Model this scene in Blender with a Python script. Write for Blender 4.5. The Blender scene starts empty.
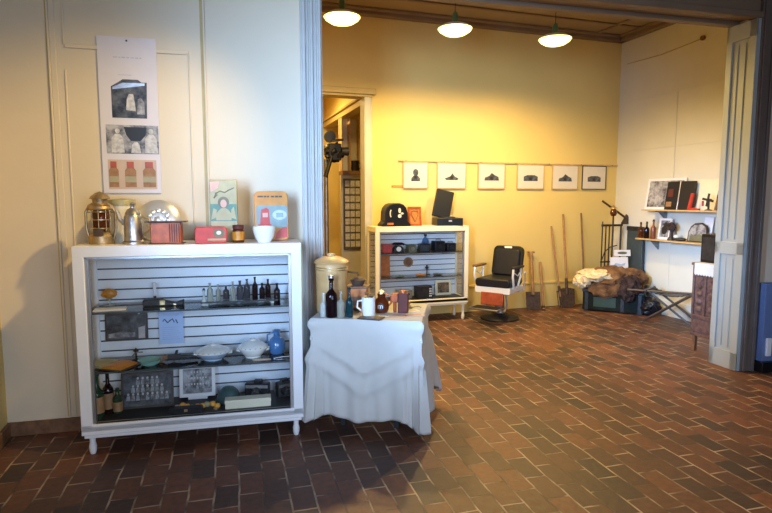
import bpy, bmesh, math, random
from mathutils import Vector, Matrix, noise, Euler
random.seed(7)
S = bpy.context.scene
C = S.collection
PI = math.pi
def R(d): return math.radians(d)

# ---------------------------------------------------------------- camera
F = 560.0; CH = 1.5
PITCH = math.atan(56.5/560); YAW = R(18.1)
cam_d = bpy.data.cameras.new('camera'); cam = bpy.data.objects.new('camera', cam_d); C.objects.link(cam)
cam_d.sensor_width = 36; cam_d.lens = F/772*36; cam_d.clip_start = .05
cam.location = (0, 0, CH); cam.rotation_euler = (PI/2-PITCH, 0, -YAW)
S.camera = cam
S.view_settings.view_transform = 'Standard'; S.view_settings.look = 'None'
S.view_settings.gamma = 1; S.view_settings.use_curve_mapping = False
S.view_settings.exposure = 0.3
# ---------------------------------------------------------------- world and daylight
w = bpy.data.worlds.new('world'); S.world = w; w.use_nodes = True
w.node_tree.nodes['Background'].inputs[0].default_value = (.55, .65, .8, 1)
w.node_tree.nodes['Background'].inputs[1].default_value = .15
def area(name, loc, tgt, sx, sy, col, power, spread=180):
    l = bpy.data.lights.new(name, 'AREA'); l.shape = 'RECTANGLE'; l.size = sx; l.size_y = sy
    l.color = col; l.energy = power; l.spread = R(spread)
    o = bpy.data.objects.new(name, l); C.objects.link(o); o.location = loc
    o.rotation_euler = (Vector(tgt)-Vector(loc)).to_track_quat('-Z', 'Y').to_euler(); return o
BLUE = (.50, .70, 1.0); WARM = (1.0, .69, .25)
area('window_daylight_left', (-1.15, .55, 1.9), (.95, 3.9, 1.7), .9, 1.6, (.40, .63, 1.0), 40, 50)
area('window_daylight_rear', (1.4, -2.9, 1.7), (1.2, 4.0, .3), 3.2, 2.2, (.66, .79, 1.0), 66, 110)
area('window_daylight_far', (-1.15, 1.75, 1.75), (5.7, 5.35, .55), .7, 1.2, (.36, .60, 1.0), 21, 24)

# view geometry: a photo position (772 x 513) on a plane of known depth gives the world position
_fw = Vector((math.sin(YAW)*math.cos(PITCH), math.cos(YAW)*math.cos(PITCH), -math.sin(PITCH)))
_rt = Vector((math.cos(YAW), -math.sin(YAW), 0)); _up = _rt.cross(_fw)
def ray(u, v): return _fw + _rt*((u-386)/F) + _up*((256.5-v)/F)
def FL(u, v, z=0):
    r = ray(u, v); return Vector((0, 0, CH)) + r*((z-CH)/r.z)
def WY(u, v, Y):
    r = ray(u, v); return Vector((0, 0, CH)) + r*(Y/r.y)
def WX(u, v, X):
    r = ray(u, v); return Vector((0, 0, CH)) + r*(X/r.x)

# ---------------------------------------------------------------- materials
def mat(name, col, rough=.6, metal=0, var=.12, scale=12, bump=0, bscale=60, col2=None, spec=None, emit=None, trans=0, coat=0):
    m = bpy.data.materials.new(name); m.use_nodes = True; nt = m.node_tree; N = nt.nodes; L = nt.links
    p = N['Principled BSDF']
    p.inputs['Roughness'].default_value = rough; p.inputs['Metallic'].default_value = metal
    if spec is not None: p.inputs['Specular IOR Level'].default_value = spec
    if trans: p.inputs['Transmission Weight'].default_value = trans
    if coat: p.inputs['Coat Weight'].default_value = coat
    tc = N.new('ShaderNodeTexCoord'); nz = N.new('ShaderNodeTexNoise')
    nz.inputs['Scale'].default_value = scale; nz.inputs['Detail'].default_value = 5
    L.new(tc.outputs['Object'], nz.inputs['Vector'])
    rp = N.new('ShaderNodeValToRGB'); rp.color_ramp.elements[0].position = .3; rp.color_ramp.elements[1].position = .7
    c2 = col2 if col2 else tuple(min(1, c*(1+var)) for c in col); c1 = col if col2 else tuple(c*(1-var) for c in col)
    rp.color_ramp.elements[0].color = (*c1, 1); rp.color_ramp.elements[1].color = (*c2, 1)
    L.new(nz.outputs['Fac'], rp.inputs['Fac']); L.new(rp.outputs['Color'], p.inputs['Base Color'])
    if bump:
        n2 = N.new('ShaderNodeTexNoise'); n2.inputs['Scale'].default_value = bscale; n2.inputs['Detail'].default_value = 4
        L.new(tc.outputs['Object'], n2.inputs['Vector'])
        b = N.new('ShaderNodeBump'); b.inputs['Strength'].default_value = bump; b.inputs['Distance'].default_value = .01
        L.new(n2.outputs['Fac'], b.inputs['Height']); L.new(b.outputs['Normal'], p.inputs['Normal'])
    if emit:
        p.inputs['Emission Color'].default_value = (*emit[0], 1); p.inputs['Emission Strength'].default_value = emit[1]
    return m
def pane_mat(name, tint=(.93, .97, .96), k=1.0):
    m = bpy.data.materials.new(name); m.use_nodes = True; nt = m.node_tree; N = nt.nodes; L = nt.links
    N.remove(N['Principled BSDF'])
    fr = N.new('ShaderNodeFresnel'); fr.inputs['IOR'].default_value = 1.45
    tr = N.new('ShaderNodeBsdfTransparent'); tr.inputs[0].default_value = (*tint, 1)
    gl = N.new('ShaderNodeBsdfGlossy'); gl.inputs['Roughness'].default_value = .02
    mu = N.new('ShaderNodeMath'); mu.operation = 'MULTIPLY'; mu.inputs[1].default_value = k
    mx = N.new('ShaderNodeMixShader'); L.new(fr.outputs[0], mu.inputs[0]); L.new(mu.outputs[0], mx.inputs[0])
    L.new(tr.outputs[0], mx.inputs[1]); L.new(gl.outputs[0], mx.inputs[2])
    L.new(mx.outputs[0], N['Material Output'].inputs['Surface']); return m
def brick_mat():
    m = bpy.data.materials.new('brick_floor'); m.use_nodes = True; nt = m.node_tree; N = nt.nodes; L = nt.links
    p = N['Principled BSDF']; tc = N.new('ShaderNodeTexCoord'); mp = N.new('ShaderNodeMapping')
    mp.inputs['Rotation'].default_value = (0, 0, R(90+3)); L.new(tc.outputs['Object'], mp.inputs['Vector'])
    wob = N.new('ShaderNodeTexNoise'); wob.inputs['Scale'].default_value = 3.5; wob.inputs['Detail'].default_value = 3
    L.new(mp.outputs[0], wob.inputs['Vector'])
    vs = N.new('ShaderNodeVectorMath'); vs.operation = 'MULTIPLY_ADD'; vs.inputs[1].default_value = (.03, .03, 0)
    L.new(wob.outputs['Color'], vs.inputs[0]); L.new(mp.outputs[0], vs.inputs[2])
    def br(c1, c2, mo):
        b = N.new('ShaderNodeTexBrick'); b.offset = .5; b.inputs['Scale'].default_value = 1
        b.inputs['Brick Width'].default_value = .225; b.inputs['Row Height'].default_value = .125
        b.inputs['Mortar Size'].default_value = .006; b.inputs['Mortar Smooth'].default_value = .35
        b.inputs['Color1'].default_value = (*c1, 1); b.inputs['Color2'].default_value = (*c2, 1); b.inputs['Mortar'].default_value = (*mo, 1)
        L.new(vs.outputs[0], b.inputs['Vector']); return b
    b = br((.0, .0, .0), (1, 1, 1), (.5, .5, .5))
    rp = N.new('ShaderNodeValToRGB'); e = rp.color_ramp.elements
    e[0].position = 0; e[0].color = (.055, .034, .030, 1); e[1].position = 1; e[1].color = (.19, .075, .042, 1)
    for pos, c in ((.25, (.090, .044, .032)), (.5, (.120, .053, .034)), (.75, (.150, .061, .037))):
        x = e.new(pos); x.color = (*c, 1)
    L.new(b.outputs['Color'], rp.inputs['Fac'])
    # large wear patches, some bricks greyer
    n1 = N.new('ShaderNodeTexNoise'); n1.inputs['Scale'].default_value = .9; n1.inputs['Detail'].default_value = 4
    L.new(tc.outputs['Object'], n1.inputs['Vector'])
    r1 = N.new('ShaderNodeValToRGB'); r1.color_ramp.elements[0].position = .35; r1.color_ramp.elements[0].color = (.55, .55, .58, 1)
    r1.color_ramp.elements[1].position = .65; r1.color_ramp.elements[1].color = (1.25, 1.2, 1.1, 1)
    L.new(n1.outputs['Fac'], r1.inputs['Fac'])
    m1 = N.new('ShaderNodeMixRGB'); m1.blend_type = 'MULTIPLY'; m1.inputs[0].default_value = .6
    L.new(rp.outputs[0], m1.inputs[1]); L.new(r1.outputs[0], m1.inputs[2])
    n2 = N.new('ShaderNodeTexNoise'); n2.inputs['Scale'].default_value = 26; n2.inputs['Detail'].default_value = 6
    L.new(tc.outputs['Object'], n2.inputs['Vector'])
    m2 = N.new('ShaderNodeMixRGB'); m2.blend_type = 'OVERLAY'; m2.inputs[0].default_value = .75
    L.new(m1.outputs[0], m2.inputs[1]); L.new(n2.outputs['Fac'], m2.inputs[2])
    # mortar, pale where it is clean
    n3 = N.new('ShaderNodeTexNoise'); n3.inputs['Scale'].default_value = 5.5; n3.inputs['Detail'].default_value = 3
    L.new(tc.outputs['Object'], n3.inputs['Vector'])
    r3 = N.new('ShaderNodeValToRGB'); r3.color_ramp.elements[0].position = .42; r3.color_ramp.elements[0].color = (.09, .05, .035, 1)
    r3.color_ramp.elements[1].position = .62; r3.color_ramp.elements[1].color = (.48, .36, .26, 1)
    L.new(n3.outputs['Fac'], r3.inputs['Fac'])
    m3 = N.new('ShaderNodeMixRGB'); L.new(b.outputs['Fac'], m3.inputs[0]); L.new(m2.outputs[0], m3.inputs[1]); L.new(r3.outputs[0], m3.inputs[2])
    L.new(m3.outputs[0], p.inputs['Base Color'])
    rr = N.new('ShaderNodeMapRange'); rr.inputs['To Min'].default_value = .38; rr.inputs['To Max'].default_value = .68
    L.new(n2.outputs['Fac'], rr.inputs['Value']); L.new(rr.outputs[0], p.inputs['Roughness'])
    ad = N.new('ShaderNodeMath'); ad.operation = 'MULTIPLY_ADD'; ad.inputs[1].default_value = -1.0
    L.new(b.outputs['Fac'], ad.inputs[0]); L.new(n2.outputs['Fac'], ad.inputs[2])
    bp = N.new('ShaderNodeBump'); bp.inputs['Strength'].default_value = .55; bp.inputs['Distance'].default_value = .006
    L.new(ad.outputs[0], bp.inputs['Height']); L.new(bp.outputs[0], p.inputs['Normal'])
    return m
def photo_mat(name, dark, light, scale=18, seed=0.0):
    """a printed photograph: blotches of tone"""
    m = bpy.data.materials.new(name); m.use_nodes = True; nt = m.node_tree; N = nt.nodes; L = nt.links
    p = N['Principled BSDF']; p.inputs['Roughness'].default_value = .45
    tc = N.new('ShaderNodeTexCoord'); mp = N.new('ShaderNodeMapping'); mp.inputs['Location'].default_value = (seed, seed*.7, 0)
    L.new(tc.outputs['Object'], mp.inputs[0])
    v = N.new('ShaderNodeTexNoise'); v.inputs['Scale'].default_value = scale; v.inputs['Detail'].default_value = 3; v.inputs['Roughness'].default_value = .7
    L.new(mp.outputs[0], v.inputs['Vector'])
    r = N.new('ShaderNodeValToRGB'); r.color_ramp.elements[0].position = .36; r.color_ramp.elements[1].position = .64
    r.color_ramp.elements[0].color = (*dark, 1); r.color_ramp.elements[1].color = (*light, 1)
    L.new(v.outputs['Fac'], r.inputs[0]); L.new(r.outputs[0], p.inputs['Base Color']); return m

M = {}
def D(k, *a, **kw): M[k] = mat(k, *a, **kw)
D('cream_wall', (.62, .54, .41), .55, var=.03, scale=2, bump=.08, bscale=25)
D('yellow_wall', (.68, .505, .175), .6, var=.04, scale=1.5, bump=.1, bscale=20)
D('white_wall', (.60, .585, .51), .6, var=.04, scale=2, bump=.1, bscale=20)
D('beige_wall', (.62, .50, .38), .6, var=.04, scale=2)
D('blue_paint', (.12, .17, .33), .5, var=.05)
D('ceiling_tan', (.26, .19, .115), .7, var=.08, scale=2)
D('ceiling_brown', (.19, .13, .085), .6, var=.1, scale=3)
D('trim_grey', (.45, .45, .43), .45, var=.05)
D('trim_yellow', (.42, .32, .13), .5, var=.08)
D('jamb_paint', (.33, .36, .36), .45, var=.03, scale=5)
D('jamb_brown', (.13, .10, .085), .5, var=.08)
D('white_lacquer', (.74, .74, .76), .3, var=.02)
D('cream_lacquer', (.80, .74, .56), .35, var=.02)
D('slat_panel', (.72, .77, .84), .4, var=.02)
D('slat_groove', (.03, .035, .045), .6)
D('aluminium', (.42, .42, .43), .35, .9, var=.05)
D('chrome', (.72, .72, .72), .28, .65, var=.03)
D('steel', (.25, .25, .26), .4, .9, var=.2, scale=20)
D('iron', (.035, .035, .038), .5, .6, var=.3, scale=20)
D('rust_iron', (.08, .05, .035), .7, .4, var=.4, scale=30)
D('brass', (.55, .40, .20), .35, .9, var=.25, scale=25)
D('old_brass', (.40, .29, .16), .45, .8, var=.35, scale=30)
D('pewter', (.45, .43, .43), .35, .9, var=.2, scale=25)
D('shelf_copper', (.20, .06, .03), .35, .3)
D('copper', (.36, .07, .012), .4, .15, var=.35, scale=18)
D('red_tin', (.42, .03, .025), .35, .1, var=.2, scale=20)
D('dark_red', (.09, .015, .010), .7, var=.2)
D('yellow_tin', (.50, .20, .015), .4, var=.15, scale=15)
D('print_grey', (.46, .46, .47), .5, var=.35, scale=40)
D('print_warm', (.50, .38, .30), .5, var=.05)
D('tin_cream', (.33, .30, .16), .45, var=.15, scale=15)
D('tin_green', (.05, .16, .12), .4, var=.2)
D('tin_teal', (.18, .26, .26), .4, var=.2, scale=15)
D('ink', (.012, .012, .014), .5, var=.1)
D('white_china', (.78, .77, .74), .15, var=.02, coat=.5)
D('china_blue', (.35, .45, .58), .2, var=.1)
D('blue_enamel', (.05, .16, .36), .2, var=.1, coat=.5)
D('paper', (.72, .70, .72), .6, var=.02)
D('poster_paper', (.60, .58, .64), .5, var=.02)
D('blue_paper', (.42, .56, .85), .6, var=.03)
D('cream_paper', (.72, .66, .50), .6, var=.03)
D('pink_paper', (.55, .36, .30), .6, var=.1)
D('orange_paper', (.75, .35, .05), .6, var=.2, scale=30)
D('mat_board', (.62, .56, .46), .6, var=.02)
D('frame_wood', (.50, .33, .14), .4, var=.15, scale=20)
D('frame_dark', (.05, .035, .03), .4, var=.15)
D('wood_orange', (.50, .16, .03), .4, var=.25, scale=20)
D('wood_brown', (.16, .08, .04), .5, var=.3, scale=25, bump=.2)
D('wood_handle', (.30, .16, .07), .55, var=.25, scale=25)
D('carved_wood', (.06, .028, .024), .55, var=.0, col2=(.15, .085, .075), scale=22, bump=.5, bscale=40)
D('black_leather', (.007, .008, .012), .4, spec=.35, var=.2, bump=.1)
D('black_paint', (.006, .006, .007), .4, spec=.3, var=.1)
D('porcelain', (.80, .78, .72), .2, var=.02)
D('red_leather', (.36, .065, .02), .45, var=.25, scale=20)
D('cloth', (.50, .485, .46), .85, var=.03, scale=8, bump=.25, bscale=300)
D('lace', (.55, .57, .62), .8, var=.05)
D('fleece', (.75, .62, .40), .95, var=.2, scale=25, bump=1, bscale=60)
D('brown_fur', (.06, .025, .012), .95, col2=(.24, .12, .045), scale=9, bump=1, bscale=50)
D('dark_fur', (.014, .010, .009), .95, spec=.1, col2=(.07, .045, .042), scale=14, bump=1, bscale=50)
D('trunk_green', (.010, .015, .014), .8, spec=.15, var=.3, scale=10)
D('trunk_patch', (.012, .035, .015), .5, var=.2)
D('teal_metal', (.04, .06, .07), .5, .2, var=.2)
D('crock', (.50, .30, .12), .45, 0, var=.15, scale=10)
D('globe_green', (.04, .09, .09), .4, var=.3, scale=20)
D('olive', (.12, .12, .07), .5, var=.3)
D('milk_glass', (.85, .85, .70), .3)
D('bulb_lit', (1, .9, .6), .4, emit=((1, .80, .36), 26))
D('shade_lit', (.9, .95, .7), .4, emit=((1, .78, .22), 3.4))
D('green_enamel', (.10, .22, .10), .3, var=.1)
M['pane'] = pane_mat('pane', (.98, .99, .99), k=.5)
M['shelf_glass'] = pane_mat('shelf_glass', (.92, .96, .95))
def bottle_mat(name, col, rough=.05):
    m = mat(name, col, rough, var=.02, coat=.3); p = m.node_tree.nodes['Principled BSDF']
    p.inputs['Transmission Weight'].default_value = .55; p.inputs['IOR'].default_value = 1.2; M[name] = m
bottle_mat('glass_clear', (.75, .80, .78)); bottle_mat('glass_dark', (.018, .006, .008)); bottle_mat('glass_teal', (.012, .07, .09))
bottle_mat('glass_green', (.04, .09, .05)); bottle_mat('glass_amber', (.14, .035, .012)); bottle_mat('glass_smoke', (.10, .09, .10))
bottle_mat('glass_pale', (.50, .50, .42)); bottle_mat('glass_aqua', (.35, .62, .58))
M['bricks'] = brick_mat()

# ---------------------------------------------------------------- mesh helpers
class MB:
    def __init__(s): s.bm = bmesh.new(); s.X = Matrix.Identity(4)
    def _add(s, vs, fs):
        bv = [s.bm.verts.new(s.X @ Vector(v)) for v in vs]
        for f in fs:
            try: s.bm.faces.new([bv[i] for i in f])
            except ValueError: pass
        return s
    def box(s, x0, x1, y0, y1, z0, z1, T=None):
        vs = [(x, y, z) for z in (z0, z1) for y in (y0, y1) for x in (x0, x1)]
        if T is not None: vs = [T @ Vector(v) for v in vs]
        return s._add(vs, [(0, 2, 3, 1), (4, 5, 7, 6), (0, 1, 5, 4), (2, 6, 7, 3), (0, 4, 6, 2), (1, 3, 7, 5)])
    def cbox(s, c, d, T=None):
        return s.box(c[0]-d[0]/2, c[0]+d[0]/2, c[1]-d[1]/2, c[1]+d[1]/2, c[2]-d[2]/2, c[2]+d[2]/2, T)
    def rod(s, p0, p1, r0, r1=None, n=12):
        r1 = r0 if r1 is None else r1; p0 = Vector(p0); p1 = Vector(p1)
        q = (p1-p0).to_track_quat('Z', 'Y'); vs = []
        for p, r in ((p0, r0), (p1, r1)):
            for i in range(n): vs.append(p+q @ Vector((r*math.cos(2*PI*i/n), r*math.sin(2*PI*i/n), 0)))
        fs = [(i, (i+1) % n, n+(i+1) % n, n+i) for i in range(n)]+[tuple(range(n-1, -1, -1)), tuple(range(n, 2*n))]
        return s._add(vs, fs)
    def tube(s, pts, r, n=8, closed=False):
        pts = [Vector(p) for p in pts]; k = len(pts); vs = []
        nrm = Vector((0, 0, 1))
        for i, p in enumerate(pts):
            a = pts[(i-1) % k] if (closed or i > 0) else p; b = pts[(i+1) % k] if (closed or i < k-1) else p
            t = (b-a).normalized(); q = nrm-t*nrm.dot(t)
            if q.length < .01: q = Vector((1, 0, 0))-t*t.x
            q.normalize(); nrm = q; o = t.cross(q); rr = r[i] if isinstance(r, (list, tuple)) else r
            for j in range(n): vs.append(p+q*(rr*math.cos(2*PI*j/n))+o*(rr*math.sin(2*PI*j/n)))
        m = k if closed else k-1
        fs = [(i*n+j, i*n+(j+1) % n, ((i+1) % k)*n+(j+1) % n, ((i+1) % k)*n+j) for i in range(m) for j in range(n)]
        if not closed: fs += [tuple(range(n-1, -1, -1)), tuple(range((k-1)*n, k*n))]
        return s._add(vs, fs)
    def lathe(s, prof, c=(0, 0, 0), n=24, T=None):
        vs = []; c = Vector(c)
        for r, z in prof:
            for i in range(n):
                v = Vector((max(r, 1e-4)*math.cos(2*PI*i/n), max(r, 1e-4)*math.sin(2*PI*i/n), z))
                if T is not None: v = T @ v
                vs.append(c+v)
        k = len(prof)
        fs = [(a*n+i, a*n+(i+1) % n, (a+1)*n+(i+1) % n, (a+1)*n+i) for a in range(k-1) for i in range(n)]
        fs += [tuple(range(n-1, -1, -1)), tuple(range((k-1)*n, k*n))]
        return s._add(vs, fs)
    def prism(s, poly, y0, y1, T=None):
        """outline in x,z pushed from y0 to y1"""
        n = len(poly); vs = [Vector((x, y0, z)) for x, z in poly]+[Vector((x, y1, z)) for x, z in poly]
        if T is not None: vs = [T @ v for v in vs]
        return s._add(vs, [tuple(range(n)), tuple(range(2*n-1, n-1, -1))]+[(i, n+i, n+(i+1) % n, (i+1) % n) for i in range(n)])
    def blob(s, c, r, amp=.1, fr=3, seed=0, lv=3, flat=None):
        b = bmesh.new(); bmesh.ops.create_icosphere(b, subdivisions=lv, radius=1)
        b.verts.ensure_lookup_table(); vs = []
        for v in b.verts:
            q = v.co.copy(); k = 1+amp*noise.fractal(q*fr+Vector((seed, 0, 0)), 1, 2, 4)
            p = Vector((q.x*r[0]*k, q.y*r[1]*k, q.z*r[2]*k))
            if flat is not None: p.z = max(p.z, flat)
            vs.append(Vector(c)+p)
        fs = [tuple(v.index for v in f.verts) for f in b.faces]; b.free(); return s._add(vs, fs)
    def build(s, name, m, parent=None, bevel=0, smooth=True, kind=None):
        bmesh.ops.recalc_face_normals(s.bm, faces=s.bm.faces)
        me = bpy.data.meshes.new(name); s.bm.to_mesh(me); s.bm.free()
        o = bpy.data.objects.new(name, me); C.objects.link(o)
        me.materials.append(M[m] if isinstance(m, str) else m)
        if bevel:
            b = o.modifiers.new('bevel', 'BEVEL'); b.width = bevel; b.segments = 2; b.limit_method = 'ANGLE'; b.angle_limit = R(40)
        if smooth:
            for p in me.polygons: p.use_smooth = True
            try: me.set_sharp_from_angle(angle=R(38))
            except Exception: pass
        if parent: o.parent = parent
        if kind: o['kind'] = kind
        return o
def tag(o, label, cat, group=None, kind=None):
    o['label'] = label; o['category'] = cat
    if group: o['group'] = group
    if kind: o['kind'] = kind
    return o
def thing(name, label, cat, loc, rz=0, group=None, rx=0, ry=0):
    o = bpy.data.objects.new(name, None); C.objects.link(o); o.empty_display_size = .1
    o.location = loc; o.rotation_euler = (rx, ry, rz); return tag(o, label, cat, group)
def copy_tree(o, parent=None):
    c = o.copy(); C.objects.link(c); c.parent = parent
    for ch in list(o.children): copy_tree(ch, c)
    return c
def rrect(w_, h_, r, x=0, z=0, n=5):
    p = []
    for cx, cz, a0 in ((w_/2-r, h_/2-r, 0), (-w_/2+r, h_/2-r, 90), (-w_/2+r, -h_/2+r, 180), (w_/2-r, -h_/2+r, 270)):
        for i in range(n+1): a = R(a0+90*i/n); p.append((x+cx+r*math.cos(a), z+cz+r*math.sin(a)))
    return p
def ell(x, z, a, b, n=20): return [(x+a*math.cos(2*PI*i/n), z+b*math.sin(2*PI*i/n)) for i in range(n)]
def text(name, body, size, m, parent, loc, rot=(PI/2, 0, 0), depth=.0006, sx=1):
    cu = bpy.data.curves.new(name, 'FONT'); cu.body = body; cu.size = size; cu.extrude = depth; cu.align_x = 'CENTER'; cu.align_y = 'CENTER'
    t = bpy.data.objects.new(name, cu); C.objects.link(t)
    me = bpy.data.meshes.new_from_object(t.evaluated_get(bpy.context.evaluated_depsgraph_get()))
    bpy.data.objects.remove(t); o = bpy.data.objects.new(name, me); C.objects.link(o); me.materials.clear(); me.materials.append(M[m])
    o.parent = parent; o.location = loc; o.rotation_euler = rot; o.scale = (sx, 1, 1); return o

# ================================================================= ROOM
CEIL = 3.77; NCEIL = 4.3; BY = 6.75; RX = 5.72; LX = -1.22
PO = Vector((LX, 4.02, 0)); PR = R(-4.0)
PM = Matrix.Translation(PO) @ Matrix.Rotation(PR, 4, 'Z')      # frame of the partition wall
XL, XR = 2.02, 5.69                                             # jambs of the wide opening, along the partition
TH = .26; HZ = 3.03
def part_y(X): return 4.02+math.tan(PR)*(X-LX)
b = MB(); b.box(LX-.2, 8.3, -3.2, 9.7, -.1, 0); b.build('floor', 'bricks', kind='structure', smooth=False)
b = MB(); b.box(LX-.2, LX, -3.2, 4.35, 0, NCEIL); b.build('wall_left', 'yellow_wall', kind='structure', smooth=False)
b = MB(); b.box(LX-.2, 8.3, -3.4, -3.2, 0, NCEIL); b.build('wall_rear', 'cream_wall', kind='structure', smooth=False)
b = MB(); b.box(8.1, 8.3, -3.2, 3.4, 0, NCEIL); b.build('wall_right', 'beige_wall', kind='structure', smooth=False)
b = MB(); b.box(LX-.2, 8.3, -3.4, 4.35, NCEIL, NCEIL+.1); b.build('ceiling', 'ceiling_brown', kind='structure', smooth=False)
def inP(mb): mb.X = PM; return mb
b = inP(MB()); b.box(0, XL, 0, TH, 0, NCEIL); b.build('wall_partition_left', 'cream_wall', kind='structure', smooth=False)
b = inP(MB()); b.box(XR, 9.4, 0, TH, 0, NCEIL); b.build('wall_partition_right', 'beige_wall', kind='structure', smooth=False)
b = inP(MB()); b.box(XL, XR, 0, TH, HZ, NCEIL); b.build('wall_header', 'ceiling_brown', kind='structure', smooth=False)
# mouldings of the header
b = inP(MB())
for y0, y1, z0 in ((-.03, .035, -.03), (.06, .10, -.018), (.20, .28, -.03)): b.box(XL, XR, y0, y1, HZ+z0, HZ+.02)
b.box(XL, XR, -.02, 0, HZ+.12, HZ+.16); b.build('trim_header', 'ceiling_brown', kind='structure', bevel=.006)
# plank seams and panel mouldings on the partition
def px(u, v): return WY(u, v, 3.92).x-LX
b = inP(MB())
b.box(.355, .367, -.012, 0, .1, NCEIL); b.box(.367, .40, -.006, 0, .1, NCEIL)
b.box(1.262, 1.275, -.012, 0, .1, NCEIL); b.box(.45, 1.17, -.010, 0, 2.43, 2.455)
b.box(.44, .452, -.008, 0, 2.45, NCEIL); b.box(1.165, 1.175, -.006, 0, 1.3, 2.44); b.box(.44, .45, -.006, 0, .12, 2.3)
b.build('trim_1', 'cream_wall', kind='structure', bevel=.003)
b = inP(MB()); b.box(1.244, 1.262, -.002, 0, .1, NCEIL); b.box(.347, .355, -.002, 0, .1, NCEIL)
b.build('trim_2', 'trim_yellow', kind='structure', smooth=False)
b = inP(MB()); b.box(0, XL-.14, -.02, 0, 0, .09); b.build('baseboard_partition', 'wood_brown', kind='structure', bevel=.004)
b = MB(); b.box(LX, LX+.02, -3.2, 4.0, 0, .09); b.build('baseboard_left', 'wood_brown', kind='structure', bevel=.004)
# fluted architrave of the left jamb
b = inP(MB())
b.box(XL-.135, XL, -.022, 0, 0, NCEIL)
for x, wd, d in ((-.125, .022, .018), (-.094, .012, .01), (-.070, .018, .018), (-.040, .012, .01), (-.016, .016, .020)): b.box(XL+x, XL+x+wd, -.022-d, -.022, 0, NCEIL)
b.box(XL, XL+.012, -.02, TH+.02, 0, HZ)
b.build('trim_jamb_left', 'trim_grey', kind='structure', bevel=.004)
# right jamb: panelled lining inside the opening and dark architrave outside
b = inP(MB())
b.box(XR-.03, XR, -.02, TH+.02, 0, HZ-.03)
for z0, z1 in ((0, .16), (1.02, 1.13), (HZ-.17, HZ-.03)): b.box(XR-.045, XR-.03, -.02, TH+.02, z0, z1)
for y0, y1 in ((-.02, .05), (TH-.04, TH+.02)): b.box(XR-.045, XR-.03, y0, y1, 0, HZ-.03)
b.box(XR-.038, XR-.03, .085, .10, .19, .99); b.box(XR-.038, XR-.03, .085, .10, 1.16, HZ-.2)
b.box(XR-.038, XR-.03, .16, .17, .19, .99); b.box(XR-.038, XR-.03, .16, .17, 1.16, HZ-.2)
b.build('trim_jamb_lining', 'jamb_paint', kind='structure', bevel=.004)
b = inP(MB()); b.box(XR-.005, XR+.14, -.03, 0, 0, NCEIL); b.box(XR+.01, XR+.04, -.045, -.03, 0, NCEIL); b.box(XR+.10, XR+.13, -.045, -.03, 0, NCEIL)
b.build('trim_jamb_right', 'jamb_brown', kind='structure', bevel=.004)
# ---- back room
DX0, DX1, DZ = 1.05, 1.94, 2.80
b = MB(); b.box(.4, DX0, BY, BY+.15, 0, CEIL); b.box(DX1, RX+.15, BY, BY+.15, 0, CEIL); b.box(DX0, DX1, BY, BY+.15, DZ, CEIL)
b.build('wall_back', 'yellow_wall', kind='structure', smooth=False)
b = MB(); b.box(RX, RX+.15, 3.5, BY+.15, 0, CEIL); b.build('wall_back_room_right', 'white_wall', kind='structure', smooth=False)
b = MB(); b.box(.25, .4, 4.18, BY+.15, 0, CEIL); b.build('wall_back_room_left', 'yellow_wall', kind='structure', smooth=False)
b = MB(); b.box(.25, RX+.15, 3.86, BY+.15, CEIL, CEIL+.08); b.build('ceiling_back_room', 'ceiling_tan', kind='structure', smooth=False)
b = MB()
b.box(.4, RX, BY-.10, BY, CEIL-.07, CEIL); b.box(.4, RX, BY-.17, BY-.10, CEIL-.03, CEIL)
b.box(RX-.10, RX, 3.9, BY, CEIL-.07, CEIL); b.box(RX-.17, RX-.10, 3.9, BY, CEIL-.03, CEIL)
b.box(.4, RX, BY-.55, BY-.50, CEIL-.02, CEIL); b.box(RX-.55, RX-.50, 3.9, BY, CEIL-.02, CEIL)
b.build('trim_cornice', 'ceiling_brown', kind='structure', bevel=.008)
b = MB(); b.box(DX1+.12, RX, BY-.018, BY, 0, .33); b.box(DX1+.12, RX, BY-.028, BY, .33, .36); b.build('baseboard_back', 'yellow_wall', kind='structure', bevel=.004)
b = MB(); b.box(RX-.018, RX, 3.95, BY, 0, .20); b.build('baseboard_right', 'white_wall', kind='structure', bevel=.004)
b = MB()                                         # panel seams on the pale side wall
b.box(RX-.008, RX, 3.95, BY, 2.86, 2.875); b.box(RX-.008, RX, 3.95, BY, 2.18, 2.19)
b.box(RX-.008, RX, 5.70, 5.71, 0.2, 2.86); b.box(RX-.008, RX, 5.0, 5.01, 0.2, 2.86)
b.build('trim_3', 'white_wall', kind='structure', smooth=False)
# door frame of the far doorway
b = MB(); b.box(DX1-.02, DX1+.055, BY-.03, BY+.17, 0, DZ-.02); b.box(DX1+.055, DX1+.08, BY-.02, BY, 0, DZ-.02)
b.box(DX0-.06, DX0+.02, BY-.03, BY+.17, 0, DZ-.02)
b.build('door_1', 'trim_grey', kind='structure', bevel=.005)
b = MB(); b.box(DX0-.1, DX1+.12, BY-.06, BY+.16, DZ-.02, DZ+.05); b.box(DX0-.08, DX1+.08, BY-.035, BY+.16, DZ-.05, DZ-.02)
b.build('trim_door_head', 'trim_yellow', kind='structure', bevel=.005)
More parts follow.
